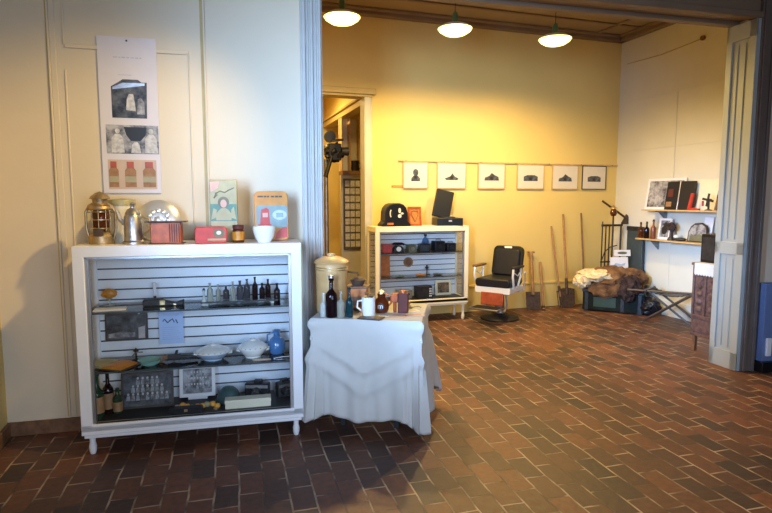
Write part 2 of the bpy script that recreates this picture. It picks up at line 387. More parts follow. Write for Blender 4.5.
# passage behind
b = MB(); b.box(.6, 3.4, 9.4, 9.5, 0, CEIL); b.build('wall_passage_far', 'yellow_wall', kind='structure', smooth=False)
b = MB(); b.box(.5, .6, BY+.15, 9.5, 0, CEIL); b.build('wall_passage_left', 'yellow_wall', kind='structure', smooth=False)
b = MB(); b.box(2.0, 2.1, BY+.15, 9.4, 2.78, CEIL); b.box(3.3, 3.4, BY+.15, 9.4, 0, CEIL); b.build('wall_passage_right', 'yellow_wall', kind='structure', smooth=False)
b = MB(); b.box(.5, 3.4, BY+.15, 9.5, CEIL, CEIL+.08); b.build('ceiling_passage', 'yellow_wall', kind='structure', smooth=False)
b = MB(); b.box(1.96, 2.12, BY+.15, 9.4, 2.70, 2.78); b.box(1.93, 2.12, BY+.15, 9.4, 2.78, 2.81); b.build('trim_passage_beam', 'trim_yellow', kind='structure', bevel=.004)
b = MB(); b.box(1.93, 3.3, 8.0, 8.06, 0, 1.86); b.build('wall_passage_screen', 'trim_grey', kind='structure', smooth=False)

# ================================================================= LAMPS
def pendant(label, loc, group, power):
    t = thing('pendant_lamp', label, 'lamp', loc, group=group)
    b = MB(); b.rod((0, 0, .15), (0, 0, CEIL-loc[2] if loc[1] > 4 else NCEIL-loc[2]), .004, n=6); b.build('cord', 'ink', t)
    b = MB(); b.lathe([(.001, .16), (.022, .155), (.030, .12), (.030, .06), (.04, .045), (.035, .04), (.001, .04)]); b.build('socket', 'green_enamel', t)
    b = MB(); b.lathe([(.035, .05), (.07, .047), (.13, .030), (.172, .004), (.180, -.006), (.176, -.008), (.165, -.002), (.12, .020), (.06, .036), (.035, .038)], n=36); b.build('shade', 'milk_glass', t)
    b = MB(); b.lathe([(.001, .028), (.05, .026), (.11, .012), (.168, -.006), (.160, -.026), (.11, -.058), (.05, -.074), (.001, -.078)], n=32); b.build('diffuser', 'shade_lit', t)
    l = bpy.data.lights.new('lamp_light', 'SPOT'); l.color = WARM; l.energy = power; l.shadow_soft_size = .06; l.spot_size = R(172); l.spot_blend = .65
    o = bpy.data.objects.new('lamp_light', l); C.objects.link(o); o.parent = t; o.location = (0, 0, -.12)
    return t
for i, (u, v, w_) in enumerate(((342, 16, 'leftmost of three, nearest the fluted jamb'), (455, 28, 'middle one of three over the back room'), (555, 41, 'rightmost of three, nearest the pale wall'))):
    p = WY(u, v, 5.4); pendant('lit pendant lamp on a cord, '+w_, (p.x, p.y, 3.24), 'pendant lamps under the back room ceiling', 172)
pendant('lit glass pendant lamp hanging in the passage beyond the doorway', (1.25, 8.2, 3.3), 'pendant lamp of the passage', 110)

t = thing('ceiling_spotlight', 'small black spotlight on a rod, turned towards the lantern end of the white case', 'spotlight', (1.15, 2.35, 3.15), group='spotlights of the front room')
b = MB(); b.rod((0, 0, .08), (0, 0, NCEIL-3.15), .01, n=8); b.build('rod', 'black_paint', t)
d_ = (Vector((-.95, 4.0, 1.25))-Vector((1.15, 2.35, 3.15))).normalized()
b = MB(); b.rod(-d_*.12, d_*.0, .05, .06, 20); b.build('lamp_head', 'black_paint', t)
l = bpy.data.lights.new('spot_beam', 'SPOT'); l.color = (1.0, .68, .22); l.energy = 260; l.spot_size = R(50); l.spot_blend = 1; l.shadow_soft_size = .05
o = bpy.data.objects.new('spot_beam', l); C.objects.link(o); o.parent = t; o.location = d_*.03; o.rotation_euler = d_.to_track_quat('-Z', 'Y').to_euler()

# ================================================================= NEAR DISPLAY CASE
CA = math.atan2(-.11, 1.27)
CP = Vector((-.07, 3.475, 0)); CW = .642; CD = .42
def display_case(t, W, D_, H, zb, lac, fr, side_fr, shelves, post):
    b = MB(); b.box(-W, W, 0, D_, H-.065, H); b.build('top_panel', lac, t, bevel=.004)
    b = MB(); b.box(-W, W, 0, D_, zb+.04, zb+.085); b.box(-W, W, 0, .03, zb+.02, zb+fr+.02); b.box(-W+.012, W-.012, .006, D_-.01, zb, zb+.03); b.build('base_panel', lac, t, bevel=.005)
    for s in (-1, 1):
        b = MB(); x0, x1 = sorted((s*W, s*(W-post))); b.box(x0, x1, 0, .035, zb+.05, H-.06); b.build('front_post', lac, t, bevel=.004)
        b = MB(); x0, x1 = sorted((s*W, s*(W-.03))); b.box(x0, x1, D_-.04, D_, zb+.05, H-.06); b.build('rear_post', lac, t, bevel=.004)
        b = MB(); x0, x1 = sorted((s*(W-.008), s*(W-.013))); b.box(x0, x1, .035, D_-.04, zb+.085, H-.065); b.build('side_glass', 'pane', t, smooth=False)
        for y in (.05, D_-.06):
            b = MB(); b.lathe([(.001, 0), (.014, .002), (.020, .02), (.022, .05), (.016, .075), (.019, zb+.02)], (s*(W-.045), y, 0), n=14); b.build('leg', lac, t)
    tr = MB(); wi = W-post
    for x in (-wi, wi-.018): tr.box(x, x+.018, .012, .04, zb+fr+.02, H-.065)
    tr.box(-wi, wi, .012, .04, H-.078, H-.065); tr.box(-wi, wi, .012, .04, zb+fr+.02, zb+fr+.03); tr.build('track', 'aluminium', t, bevel=.001)
    b = MB(); b.box(-W+.035, W-.035, .045, D_-.035, zb+.0848, zb+.0855); b.build('floor_mat', 'ink', t, smooth=False)
    b = MB(); b.box(-wi+.01, wi-.01, .022, .027, zb+fr+.02, H-.07); b.build('front_glass', 'pane', t, smooth=False)
    b = MB(); b.box(-W+.03, W-.03, D_-.03, D_-.012, zb+.085, H-.065); b.build('slat_board', 'slat_panel', t, smooth=False)
    g = MB(); z = H-.115
    while z > zb+.14:
        g.box(-W+.032, W-.032, D_-.0315, D_-.03, z, z+.009); z -= .0665
    g.build('slat_groove', 'slat_groove', t, smooth=False)
    for z in shelves:
        b = MB(); b.box(-wi-.03, wi+.03, .05, D_-.035, z-.008, z); s_ = b.build('shelf', 'shelf_glass', t, smooth=False)
        b = MB(); b.box(-wi-.03, wi+.03, .046, .05, z-.009, z+.001); b.build('shelf_edge', 'teal_metal', s_, smooth=False)
        for x in (-wi*.55, wi*.55):
            b = MB(); b.box(x-.004, x+.004, .08, D_-.03, z-.022, z-.009); b.build('bracket', 'aluminium', s_, smooth=False)
case = thing('display_case', 'large white framed glass display case on short legs beside the draped table', 'display case', CP, CA)
SH = (.845, .49)
display_case(case, CW, CD, 1.24, .11, 'white_lacquer', .055, .03, SH, .062)
CM = Matrix.Translation(CP) @ Matrix.Rotation(CA, 4, 'Z')
ZF = .195
def incase(u, v, yl, z):
    """place on a shelf of the near case: photo column u gives x at local depth yl"""
    P0 = CM @ Vector((0, yl, 0)); n = CM.to_3x3() @ Vector((0, 1, 0)); r = ray(u, v)
    t = (P0-Vector((0, 0, CH))).dot(n)/r.dot(n); q = Vector((0, 0, CH))+r*t
    l = CM.inverted() @ q; return CM @ Vector((l.x, yl, z))
def bottle(name, label, loc, h, r, m, neck=.35, group=None, cap=None, lab=None, cat='bottle', rz=0, hs=None):
    t = thing(name, label, cat, loc, rz, group)
    nr = r*.36; zs = h*(1-neck)
    b = MB(); b.lathe([(.001, 0), (r*.9, 0), (r, h*.03), (r, zs*.92), (r*.92, zs), (r*.6, zs+h*.06), (nr, zs+h*.12), (nr*.92, h*.94), (nr*1.25, h*.945), (nr*1.25, h), (.001, h)], n=18); b.build('body', m, t)
    if cap: b = MB(); b.lathe([(.001, h), (nr*1.2, h), (nr*1.2, h+.018), (.001, h+.022)], n=12); b.build('cap', cap, t)
    if lab: b = MB(); b.lathe([(r*1.02, h*.12), (r*1.025, h*.12), (r*1.025, h*.48), (r*1.02, h*.48)], n=18); b.build('label', lab, t)
    return t
# ---- items on the top of the case
def lantern():
    p = incase(102, 243, .18, 1.24)
    t = thing('oil_lantern', 'old brass railway oil lantern at the left end of the white case top', 'lantern', p, CA); t.scale = (.78, .78, .93)
    b = MB(); b.lathe([(.001, 0), (.088, 0), (.09, .01), (.088, .05), (.07, .07), (.05, .078), (.001, .08)]); b.build('fuel_tank', 'old_brass', t)
    b = MB(); b.lathe([(.04, .08), (.058, .1), (.062, .15), (.058, .20), (.05, .215), (.04, .215)]); b.build('chimney', 'glass_amber', t)
    b = MB()
    for z, r_ in ((.10, .066), (.155, .068), (.205, .064)): b.tube([(r_*math.cos(a*PI/8), r_*math.sin(a*PI/8), z) for a in range(16)], .004, 6, True)
    for a in range(8): b.rod((.067*math.cos(a*PI/4), .067*math.sin(a*PI/4), .08), (.067*math.cos(a*PI/4), .067*math.sin(a*PI/4), .22), .0035, n=6)
    b.build('wire_guard', 'brass', t)
    b = MB()
    for s in (-1, 1): b.tube([(s*.085, 0, .03), (s*.104, 0, .1), (s*.104, 0, .2), (s*.08, 0, .24), (s*.05, 0, .255)], .010, 8)
    b.build('side_tube', 'old_brass', t)
    b = MB(); b.lathe([(.001, .215), (.085, .215), (.09, .225), (.085, .24), (.05, .255), (.055, .285), (.075, .288), (.06, .305), (.03, .325), (.012, .33), (.001, .335)]); b.build('hood', 'old_brass', t)
    b = MB(); b.tube([(-.105, 0, .17), (-.12, .06, .2), (0, .13, .2), (.12, .06, .2), (.105, 0, .17)], .003, 6); b.build('bail_handle', 'steel', t)
    b = MB(); b.box(-.035, .035, -.095, -.085, .055, .10); b.build('burner_door', 'rust_iron', t, bevel=.003)
lantern()
p = incase(124, 243, .33, 1.24)
t = thing('biscuit_tin', 'tall cream cylindrical tin behind the brass lantern on the white case', 'tin', p, CA)
b = MB(); b.lathe([(.001, 0), (.075, 0), (.077, .006), (.075, .24), (.001, .245)]); b.build('body', 'cream_paper', t)
b = MB(); b.lathe([(.077, .225), (.079, .225), (.080, .255), (.076, .262), (.02, .268), (.001, .27)]); b.build('lid', 'tin_cream', t)
p = incase(134, 243, .13, 1.24)
t = thing('coffee_percolator', 'tall dull pewter coffee pot beside the brass lantern', 'coffee pot', p, CA)
b = MB(); b.lathe([(.001, 0), (.062, 0), (.062, .012), (.052, .022), (.050, .16), (.042, .175), (.001, .178)]); b.build('body', 'pewter', t)
b = MB(); b.lathe([(.042, .175), (.044, .18), (.03, .205), (.012, .215), (.012, .23), (.018, .238), (.001, .248)]); b.build('lid', 'pewter', t)
b = MB(); b.tube([(-.048, 0, .12), (-.075, 0, .15), (-.085, 0, .19), (-.09, 0, .2)], [.014, .011, .008, .007], 8); b.build('spout', 'pewter', t)
b = MB(); b.tube([(.048, 0, .16), (.09, 0, .15), (.095, 0, .09), (.052, 0, .05)], .006, 8); b.build('handle', 'brass', t)
p = incase(159, 243, .29, 1.24)
t = thing('metal_platter', 'round shiny metal platter standing upright behind the copper box', 'platter', p, CA, rx=R(-9))
b = MB(); b.lathe([(.001, .012), (.085, .010), (.10, .004), (.128, -.006), (.133, -.004), (.130, 0), (.10, .010), (.085, .016), (.001, .018)], (0, 0, .133), n=40, T=Matrix.Rotation(PI/2, 4, 'X')); b.build('dish', 'chrome', t)
b = MB(); T = Matrix.Translation((0, -.02, .133))
for k in range(12): a = k*PI/6; b.blob((.06*math.cos(a), -.016, .133+.06*math.sin(a)), (.016, .006, .016), .1, 3, k, 2)
b.blob((0, -.014, .133), (.03, .008, .03), .2, 3, 9, 2); b.build('embossing', 'chrome', t)
p = incase(167.5, 243, .12, 1.24)
t = thing('copper_box', 'small orange copper box with flat overhanging lid in front of the metal platter', 'box', p, CA)
b = MB(); b.box(-.085, .085, -.055, .055, .004, .128); b.build('body', 'copper', t, bevel=.004)
b = MB(); b.box(-.115, .115, -.065, .065, .128, .134); b.build('lid', 'iron', t, bevel=.001)
b = MB(); b.box(-.10, .10, -.06, .06, 0, .004); b.build('base', 'iron', t)
b = MB()
for i in range(5): b.box(.02+i*.013, .026+i*.013, -.058, -.055, .012, .12)
b.build('ribbing', 'dark_red', t)
p = incase(211, 243, .10, 1.24)
t = thing('red_tin_box', 'low red lidded tin with a round emblem beside the small orange jar', 'tin', p, CA+R(6))
b = MB(); b.prism(rrect(.185, .098, .018, 0, .05), -.055, .055); b.build('body', 'red_tin', t, bevel=.004)
b = MB(); b.prism(ell(.045, .062, .034, .026), -.0565, -.055); b.build('emblem', 'olive', t)
b = MB(); b.prism(ell(.045, .064, .014, .012), -.0575, -.0565); b.build('emblem_centre', 'cream_paper', t)
b = MB(); b.box(-.02, .085, -.0562, -.055, .018, .030); b.build('lettering_band', 'tin_cream', t)
p = incase(225, 243, .2, 1.24)
t = thing('tall_tin', 'tall cream printed tin with a portrait of a woman behind the red tin', 'tin', p, CA)
b = MB(); b.box(-.083, .083, -.04, .04, 0, .385); b.build('body', 'tin_cream', t, bevel=.005)
b = MB(); b.box(-.078, .078, -.0412, -.04, .13, .235); b.build('picture_panel', 'tin_green', t)
b = MB(); b.prism([(-.045, .135), (-.05, .17), (-.025, .2), (-.012, .21), (.012, .21), (.028, .2), (.05, .17), (.045, .135)], -.0424, -.0412); b.prism([(-.075, .14), (-.05, .15), (-.04, .2), (-.06, .21)], -.0424, -.0412); b.prism([(.045, .15), (.075, .14), (.06, .22), (.045, .2)], -.0424, -.0412); b.build('portrait_dress', 'tin_cream', t)
b = MB(); b.prism(ell(0, .245, .034, .036), -.0424, -.0412); b.build('portrait_hair', 'olive', t)
b = MB(); b.prism(ell(0, .238, .019, .025), -.0434, -.0424); b.build('portrait_face', 'pink_paper', t)
b = MB(); b.prism([(-.075, .31), (-.08, .37), (-.02, .375), (-.03, .335), (-.05, .32)], -.0412, -.04); b.build('corner_flower', 'pink_paper', t)
b = MB(); b.tube([(-.055, -.041, .27), (-.045, -.041, .30), (-.02, -.041, .315), (.01, -.041, .305), (.03, -.041, .32), (.065, -.041, .335)], .0035, 6); b.tube([(-.06, -.041, .275), (-.035, -.041, .29), (-.05, -.041, .305)], .003, 6); b.build('scroll_lettering', 'olive', t)
p = incase(238.5, 243, .10, 1.24)
t = thing('jam_jar', 'small amber jar with an orange label between the red tin and the white bowl', 'jar', p, CA)
b = MB(); b.lathe([(.001, 0), (.034, 0), (.036, .006), (.036, .075), (.028, .085), (.001, .086)]); b.build('body', 'glass_amber', t)
b = MB(); b.lathe([(.001, .086), (.033, .084), (.034, .105), (.031, .108), (.001, .108)]); b.build('lid', 'dark_red', t)
b = MB(); b.lathe([(.0365, .016), (.037, .016), (.037, .068), (.0365, .068)]); b.build('label', 'yellow_tin', t)
p = incase(272, 243, .22, 1.24)
t = thing('printed_tin', 'upright orange printed tin with rounded corners behind the white bowl', 'tin', p, CA, rx=R(-5))
b = MB(); b.prism(rrect(.215, .315, .03, 0, .158), 0, .045); b.build('body', 'yellow_tin', t, bevel=.003)
b = MB(); b.prism(rrect(.195, .145, .02, .004, .155), -.0015, 0); b.build('picture_panel', 'tin_teal', t)
b = MB(); b.prism([(-.072, .1), (-.065, .2), (-.03, .21), (-.015, .2), (-.008, .1)], -.003, -.0015); b.box(-.085, .0, -.003, -.0015, .092, .105); b.build('red_pump', 'red_tin', t)
b = MB(); b.box(-.055, -.022, -.004, -.003, .15, .178); b.build('pump_dial', 'pink_paper', t)
b = MB(); b.prism(ell(.052, .165, .045, .032), -.003, -.0015); b.build('emblem', 'china_blue', t)
b = MB(); b.box(.03, .075, -.004, -.003, .15, .178); b.build('emblem_mark', 'blue_enamel', t)
b = MB(); b.prism([(.02, .01), (.1, .02), (.1, .09), (.07, .085), (.03, .05)], -.0015, 0); b.build('lower_patch', 'red_tin', t)
b = MB()
for x0, x1 in ((-.085, -.05), (-.045, -.03), (-.025, -.012), (.0, .02), (.025, .045), (.05, .07)): b.box(x0, x1, -.0012, 0, .278, .288)
b.build('lettering_band', 'ink', t)
p = incase(264.5, 243, .10, 1.24)
t = thing('white_bowl', 'white porcelain bowl at the right end of the white case top', 'bowl', p, CA)
b = MB(); b.lathe([(.001, 0), (.04, 0), (.042, .008), (.058, .03), (.068, .07), (.070, .098), (.066, .098), (.062, .07), (.05, .03), (.03, .016), (.001, .014)]); b.build('body', 'white_china', t)

# ---- top glass shelf
z = SH[0]
p = incase(109, 288, .30, z)
t = thing('orange_box', 'small orange box on a clear stand at the left of the top glass shelf', 'box', p, CA)
b = MB(); b.lathe([(.001, 0), (.03, 0), (.03, .006), (.006, .01), (.006, .035), (.02, .045), (.001, .045)]); b.build('stand', 'glass_clear', t)
b = MB(); b.blob((0, 0, .075), (.045, .028, .03), .25, 3, 3, 3); b.build('top', 'yellow_tin', t)
p = incase(110, 300, .15, z)
t = thing('folded_card', 'flat cream booklet lying at the left of the top glass shelf', 'booklet', p, CA+.1)
b = MB(); b.box(-.09, .09, -.05, .05, 0, .004); b.build('cover', 'cream_paper', t); b = MB(); b.box(-.085, .085, -.045, .045, .004, .006); b.build('page', 'paper', t)
p = incase(162, 300, .22, z)
t = thing('leather_sheath', 'dark leather case with brass fittings lying on the top glass shelf', 'case', p, CA)
b = MB(); b.prism([(-.11, .0), (-.11, .04), (-.02, .045), (.03, .03), (.08, .018), (.13, .035), (.13, .0)], -.025, .025); b.build('body', 'iron', t, bevel=.006)
b = MB(); b.box(-.01, .02, -.028, -.025, .008, .036); b.box(.07, .085, -.028, -.025, .004, .016); b.build('clasp', 'brass', t)
p = incase(155, 300, .33, z)
t = thing('slim_tool', 'slim white handled tool standing behind the dark leather case', 'tool', p, CA)
b = MB(); b.rod((0, 0, .0), (0, 0, .045), .009); b.build('grip', 'ink', t); b = MB(); b.rod((0, 0, .045), (0, 0, .13), .006, .012); b.build('blade', 'paper', t)
# raised glass stand and small bottles
p = incase(240, 297, .21, z)
t = thing('bottle_riser', 'clear glass riser with a dark edge under the little old bottles', 'stand', p, CA)
b = MB(); b.box(-.235, .235, -.075, .075, .018, .024); b.build('plate', 'shelf_glass', t); 
b = MB(); b.box(-.235, .235, -.078, -.075, .016, .026); b.build('edge', 'ink', t)
for x in (-.2, .2):
    b = MB(); b.box(x-.01, x+.01, -.07, .07, 0, .018); b.build('foot', 'glass_clear', t)
BT = [(210, .115, .019, 'glass_pale', 'pale, leftmost'), (218, .10, .014, 'glass_pale', 'slim pale, second from the left'), (226, .085, .020, 'glass_smoke', 'short smoky brown, third from the left'),
      (233, .12, .017, 'glass_pale', 'tall pale, fourth from the left'), (240, .12, .022, 'glass_smoke', 'wide smoky grey, fifth from the left'), (247, .125, .020, 'glass_smoke', 'grey shouldered, sixth from the left'),
      (255, .145, .018, 'glass_dark', 'tallest and black'), (262, .10, .018, 'glass_dark', 'short black, third from the right'), (268, .12, .018, 'glass_dark', 'black, second from the right'), (277, .125, .020, 'glass_dark', 'black, rightmost')]
for i, (u, h, r_, m_, l_) in enumerate(BT):
    p = incase(u, 290, .20+.03*((i*7) % 3-1), z+(.024 if 208 < u < 272 else 0))
    bottle('small_bottle', l_+' of the old bottles, top glass shelf', p, h, r_, m_, group='little old bottles in the white case')
p = incase(204, 297, .16, z); t = thing('glass_cruet', 'clear glass cruet left of the little old bottles', 'cruet', p, CA)
b = MB(); b.lathe([(.001, 0), (.018, 0), (.02, .02), (.008, .05), (.006, .08), (.012, .095), (.001, .095)]); b.build('body', 'glass_clear', t)
b = MB(); b.blob((0, 0, .1), (.009, .009, .009), 0); b.build('stopper', 'ink', t)
# ---- second shelf
z = SH[1]
def photo_frame(label, p, W, H, fm, pm, rz, tilt, cat='framed photo', name='framed_photograph', bw=.012, matb=None, mw=.0, d=.012, figs=None, group=None):
    t = thing(name, label, cat, p, rz, group, rx=R(-tilt))
    b = MB(); b.box(-W/2, W/2, 0, d, 0, bw); b.box(-W/2, W/2, 0, d, H-bw, H); b.box(-W/2, -W/2+bw, 0, d, bw, H-bw); b.box(W/2-bw, W/2, 0, d, bw, H-bw); b.build('frame', fm, t, bevel=.001)
    if matb: b = MB(); b.box(-W/2+bw, W/2-bw, d*.5, d*.9, bw, H-bw); b.build('mount', matb, t, smooth=False)
    b = MB(); b.box(-W/2+bw+mw, W/2-bw-mw, d*.3, d*.52, bw+mw, H-bw-mw); b.build('print', pm, t, smooth=False)
    if figs:
        for k, (poly, m_) in enumerate(figs):
            b = MB(); b.prism(poly, d*.22, d*.3); b.build('printed_figure', m_, t, smooth=False)
    return t
M['photo_grey'] = photo_mat('photo_grey', (.015, .015, .02), (.32, .34, .37), 26, 1)
M['photo_dark'] = photo_mat('photo_dark', (.008, .008, .012), (.10, .11, .13), 14, 2)
M['photo_mid'] = photo_mat('photo_mid', (.05, .05, .06), (.40, .40, .42), 13, 3)
M['photo_sepia'] = photo_mat('photo_sepia', (.03, .015, .015), (.30, .20, .10), 16, 5)
p = incase(127, 346, .34, .545)
t = photo_frame('dark framed photograph fixed to the slatted board above the open book', incase(127, 340, .365, .60), .255, .175, 'frame_dark', 'photo_dark', CA, 3, bw=.01, figs=[([(-.11, .02), (.05, .02), (.05, .05), (-.02, .06), (-.11, .045)], 'photo_mid'), ([(.07, .01), (.11, .01), (.11, .09), (.07, .08)], 'pewter')])
p = incase(172, 346, .36, .565)
t = thing('blue_notice', 'pale blue printed sheet with a dark heading pinned to the slatted board', 'notice', p, CA)
b = MB(); b.box(-.075, .075, -.003, 0, 0, .215); b.build('sheet', 'blue_paper', t)
b = MB(); b.tube([(-.05, -.004, .15), (-.04, -.004, .165), (-.02, -.004, .14), (-.005, -.004, .155), (.01, -.004, .165), (.02, -.004, .14), (.03, -.004, .16), (.04, -.004, .135)], .0035, 6); b.build('heading', 'ink', t)
b = MB()
for k in range(3): b.box(-.05, .05, -.0036, -.003, .185+.006*k, .187+.006*k)
for k in range(7): b.box(-.055, .055-.01*(k % 3), -.0036, -.003, .03+.013*k, .032+.013*k)
b.build('text_lines', 'china_blue', t)
p = incase(110, 358, .17, z); t = thing('open_book', 'open dark covered book with yellow pages on the middle glass shelf', 'book', p, CA-R(28))
b = MB(); b.box(-.15, .15, -.085, .085, 0, .008); b.build('cover', 'frame_dark', t, bevel=.002)
for s, m_ in ((-1, 'tin_cream'), (1, 'yellow_tin')):
    b = MB(); b.prism([(s*.005, .008), (s*.135, .008), (s*.135, .016), (s*.07, .024), (s*.015, .022), (s*.005, .014)], -.075, .075); b.build('page_block', m_, t)
p = incase(150, 360, .15, z); t = thing('green_glass_dish', 'shallow pale green glass dish on the middle glass shelf', 'dish', p, CA)
b = MB(); b.lathe([(.001, 0), (.035, 0), (.05, .012), (.068, .035), (.072, .036), (.055, .01), (.03, .006), (.001, .006)]); b.build('body', 'glass_aqua', t)
p = incase(136, 352, .28, z); t = thing('metal_stand', 'small dark metal stand behind the green glass dish', 'stand', p, CA)
b = MB(); b.lathe([(.001, 0), (.025, 0), (.025, .004), (.006, .01), (.005, .05), (.018, .06), (.001, .08)]); b.build('stem', 'iron', t)
b = MB(); b.tube([(-.02, 0, .03), (0, -.01, .055), (.04, 0, .05)], .004, 6); b.build('arm', 'steel', t)
p = incase(176, 356, .2, z); t = thing('old_pistol', 'old dark pistol with a wooden grip lying on the middle glass shelf', 'pistol', p, CA+R(4))
b = MB(); b.rod((-.02, 0, .03), (.13, 0, .022), .011, .009); b.box(-.05, .03, -.012, .012, .016, .045); b.build('barrel', 'iron', t)
b = MB(); b.prism([(-.04, .03), (-.085, .0), (-.115, .0), (-.10, .03), (-.06, .045)], -.012, .012); b.build('grip', 'wood_brown', t, bevel=.004)
b = MB(); b.tube([(-.03, 0, .016), (-.015, 0, .004), (.005, 0, .016)], .003, 6); b.build('trigger_guard', 'iron', t)
b = MB(); b.prism([(-.01, .045), (.0, .07), (.015, .07), (.01, .045)], -.006, .006); b.build('hammer', 'iron', t)
def tureen(label, u, v, rr, h, m2):
    p = incase(u, v, .2, z); t = thing('lidded_tureen', label, 'tureen', p, CA, 'china tureens on the middle glass shelf')
    b = MB(); b.lathe([(.001, 0), (rr*.55, 0), (rr*.55, h*.08), (rr*.75, h*.2), (rr*.95, h*.45), (rr, h*.55), (.001, h*.56)], n=32); b.build('bowl', m2, t)
    b = MB(); b.lathe([(.001, h*.55), (rr*1.05, h*.55), (rr*1.05, h*.6), (rr*.9, h*.72), (rr*.85, h*.74), (rr*.5, h*.9), (.02, h*.95), (.015, h*1.02), (.022, h*1.08), (.001, h*1.12)], n=32); b.build('lid', 'white_china', t)
    for s in (-1, 1):
        b = MB(); b.tube([(s*rr*.9, 0, h*.35), (s*rr*1.12, 0, h*.4), (s*rr*1.12, 0, h*.5), (s*rr*.92, 0, h*.5)], .006, 6); b.build('handle', 'white_china', t)
    b = MB()
    for k in range(18): a = k*PI/9; b.blob((rr*.97*math.cos(a), rr*.97*math.sin(a), h*.62), (.008, .008, .004), 0, lv=1)
    b.build('rim_decoration', 'frame_wood', t)
tureen('wide white china tureen with a low lid, left of the round one', 213, 352, .105, .092, 'china_blue')
tureen('round white china tureen with a domed lid beside the blue jug', 253, 349, .092, .112, 'white_china')
p = incase(277, 350, .25, z); t = thing('blue_jug', 'deep blue jug at the right end of the middle glass shelf', 'jug', p, CA)
b = MB(); b.lathe([(.001, 0), (.04, 0), (.055, .03), (.057, .06), (.045, .095), (.022, .115), (.02, .14), (.028, .155), (.024, .155), (.001, .14)]); b.build('body', 'blue_enamel', t)
b = MB(); b.tube([(-.022, 0, .14), (-.06, 0, .125), (-.062, 0, .085), (-.05, 0, .07)], .006, 8); b.build('handle', 'blue_enamel', t)
p = incase(266, 362, .11, z); t = thing('paper_strip', 'pinkish printed paper strip in front of the round tureen', 'paper', p, CA)
b = MB(); b.box(-.08, .03, -.02, .02, 0, .002); b.build('sheet', 'pink_paper', t); b = MB(); b.box(-.07, .02, -.012, .012, .002, .0025); b.build('print', 'cream_paper', t)
p = incase(283, 362, .12, z); t = thing('silver_spoon', 'small silver spoon lying at the right of the middle glass shelf', 'spoon', p, CA+R(10))
b = MB(); b.tube([(-.06, 0, .004), (.0, 0, .008), (.03, 0, .005)], .003, 6); b.build('handle', 'chrome', t); b = MB(); b.blob((.045, 0, .006), (.02, .012, .005), 0); b.build('bowl', 'chrome', t)
# ---- bottom of the near case
z = ZF
bottle('labelled_bottle', 'dark bottle with a broad orange label at the bottom left of the white case', incase(98, 415, .12, z), .27, .038, 'glass_green', neck=.42, lab='wood_handle', cap='cream_paper', group='labelled bottles in the white case')
bottle('labelled_bottle', 'slimmer black bottle beside the orange labelled bottle in the white case', incase(109, 412, .18, z), .27, .032, 'glass_dark', neck=.42, lab='wood_handle', group='labelled bottles in the white case')
bottle('labelled_bottle', 'short olive bottle with an orange label next to the framed group photo', incase(118, 408, .16, z), .16, .028, 'glass_green', neck=.35, lab='wood_handle', group='labelled bottles in the white case')
def crowd(W, H, x0, z0, rows):
    f = []
    for r_ in range(rows):
        n = 9-r_*2
        for k in range(n):
            cx = x0+(k-(n-1)/2)*W/9.5; cz = z0+r_*H*.26
            f.append((ell(cx, cz+H*.15, W*.026, H*.045, 8), 'pewter')); f.append(([(cx-W*.045, cz-H*.06), (cx+W*.045, cz-H*.06), (cx+W*.035, cz+H*.10), (cx-W*.035, cz+H*.10)], 'photo_mid' if (k+r_) % 2 else 'photo_grey'))
    return f
photo_frame('black framed group photograph standing on the bottom of the white case', incase(148, 412, .22, z+.0), .31, .225, 'frame_dark', 'photo_dark', CA, 8, bw=.014, figs=crowd(.27, .19, 0, .06, 3))
t = photo_frame('unframed grey group photograph leaning beside the black framed one', incase(198, 405, .30, z+.02), .225, .205, 'paper', 'photo_mid', CA, 8, bw=.022, figs=crowd(.17, .15, 0, .06, 3))
b = MB(); b.box(-.06, .06, .012, .05, -.02, -.001); b.build('rest', 'paper', t)
p = incase(196, 409, .13, z); t = thing('orange_garland', 'string of orange and yellow beads heaped in front of the grey photograph', 'garland', p, CA)
for k in range(9):
    b = MB(); b.blob((-.11+.03*k, .012*math.sin(k*2), .018+.008*math.sin(k*1.3)), (.02, .018, .018), .3, 3, k, 2); b.build('bead_cluster', 'orange_paper' if k % 3 else 'tin_cream', t)
p = incase(190, 414, .09, z); t = thing('low_case', 'long low black case in front of the orange beads', 'case', p, CA)
b = MB(); b.prism(rrect(.2, .035, .016, -.02, .0185), -.03, .012); b.build('body', 'black_leather', t); b = MB(); b.box(-.03, -.01, -.033, -.03, .012, .028); b.build('clasp', 'brass', t)
p = incase(229, 402, .24, z); t = thing('green_helmet', 'round dark green helmet at the bottom of the white case', 'helmet', p, CA)
b = MB(); b.lathe([(.078, 0), (.08, .006), (.074, .03), (.06, .065), (.035, .088), (.001, .096)], n=28); b.build('dome', 'globe_green', t)
b = MB(); b.tube([(.082*math.cos(a*PI/12), .082*math.sin(a*PI/12), .006) for a in range(24)], .005, 6, True); b.build('rim', 'globe_green', t)
p = incase(250, 408, .11, z); t = thing('cream_box', 'long flat cream box in front of the old cameras', 'box', p, CA)
b = MB(); b.box(-.15, .13, -.035, .035, 0, .05); b.build('body', 'cream_paper', t, bevel=.002); b = MB(); b.box(-.152, .132, -.037, .037, .032, .056); b.build('lid', 'cream_paper', t, bevel=.002)
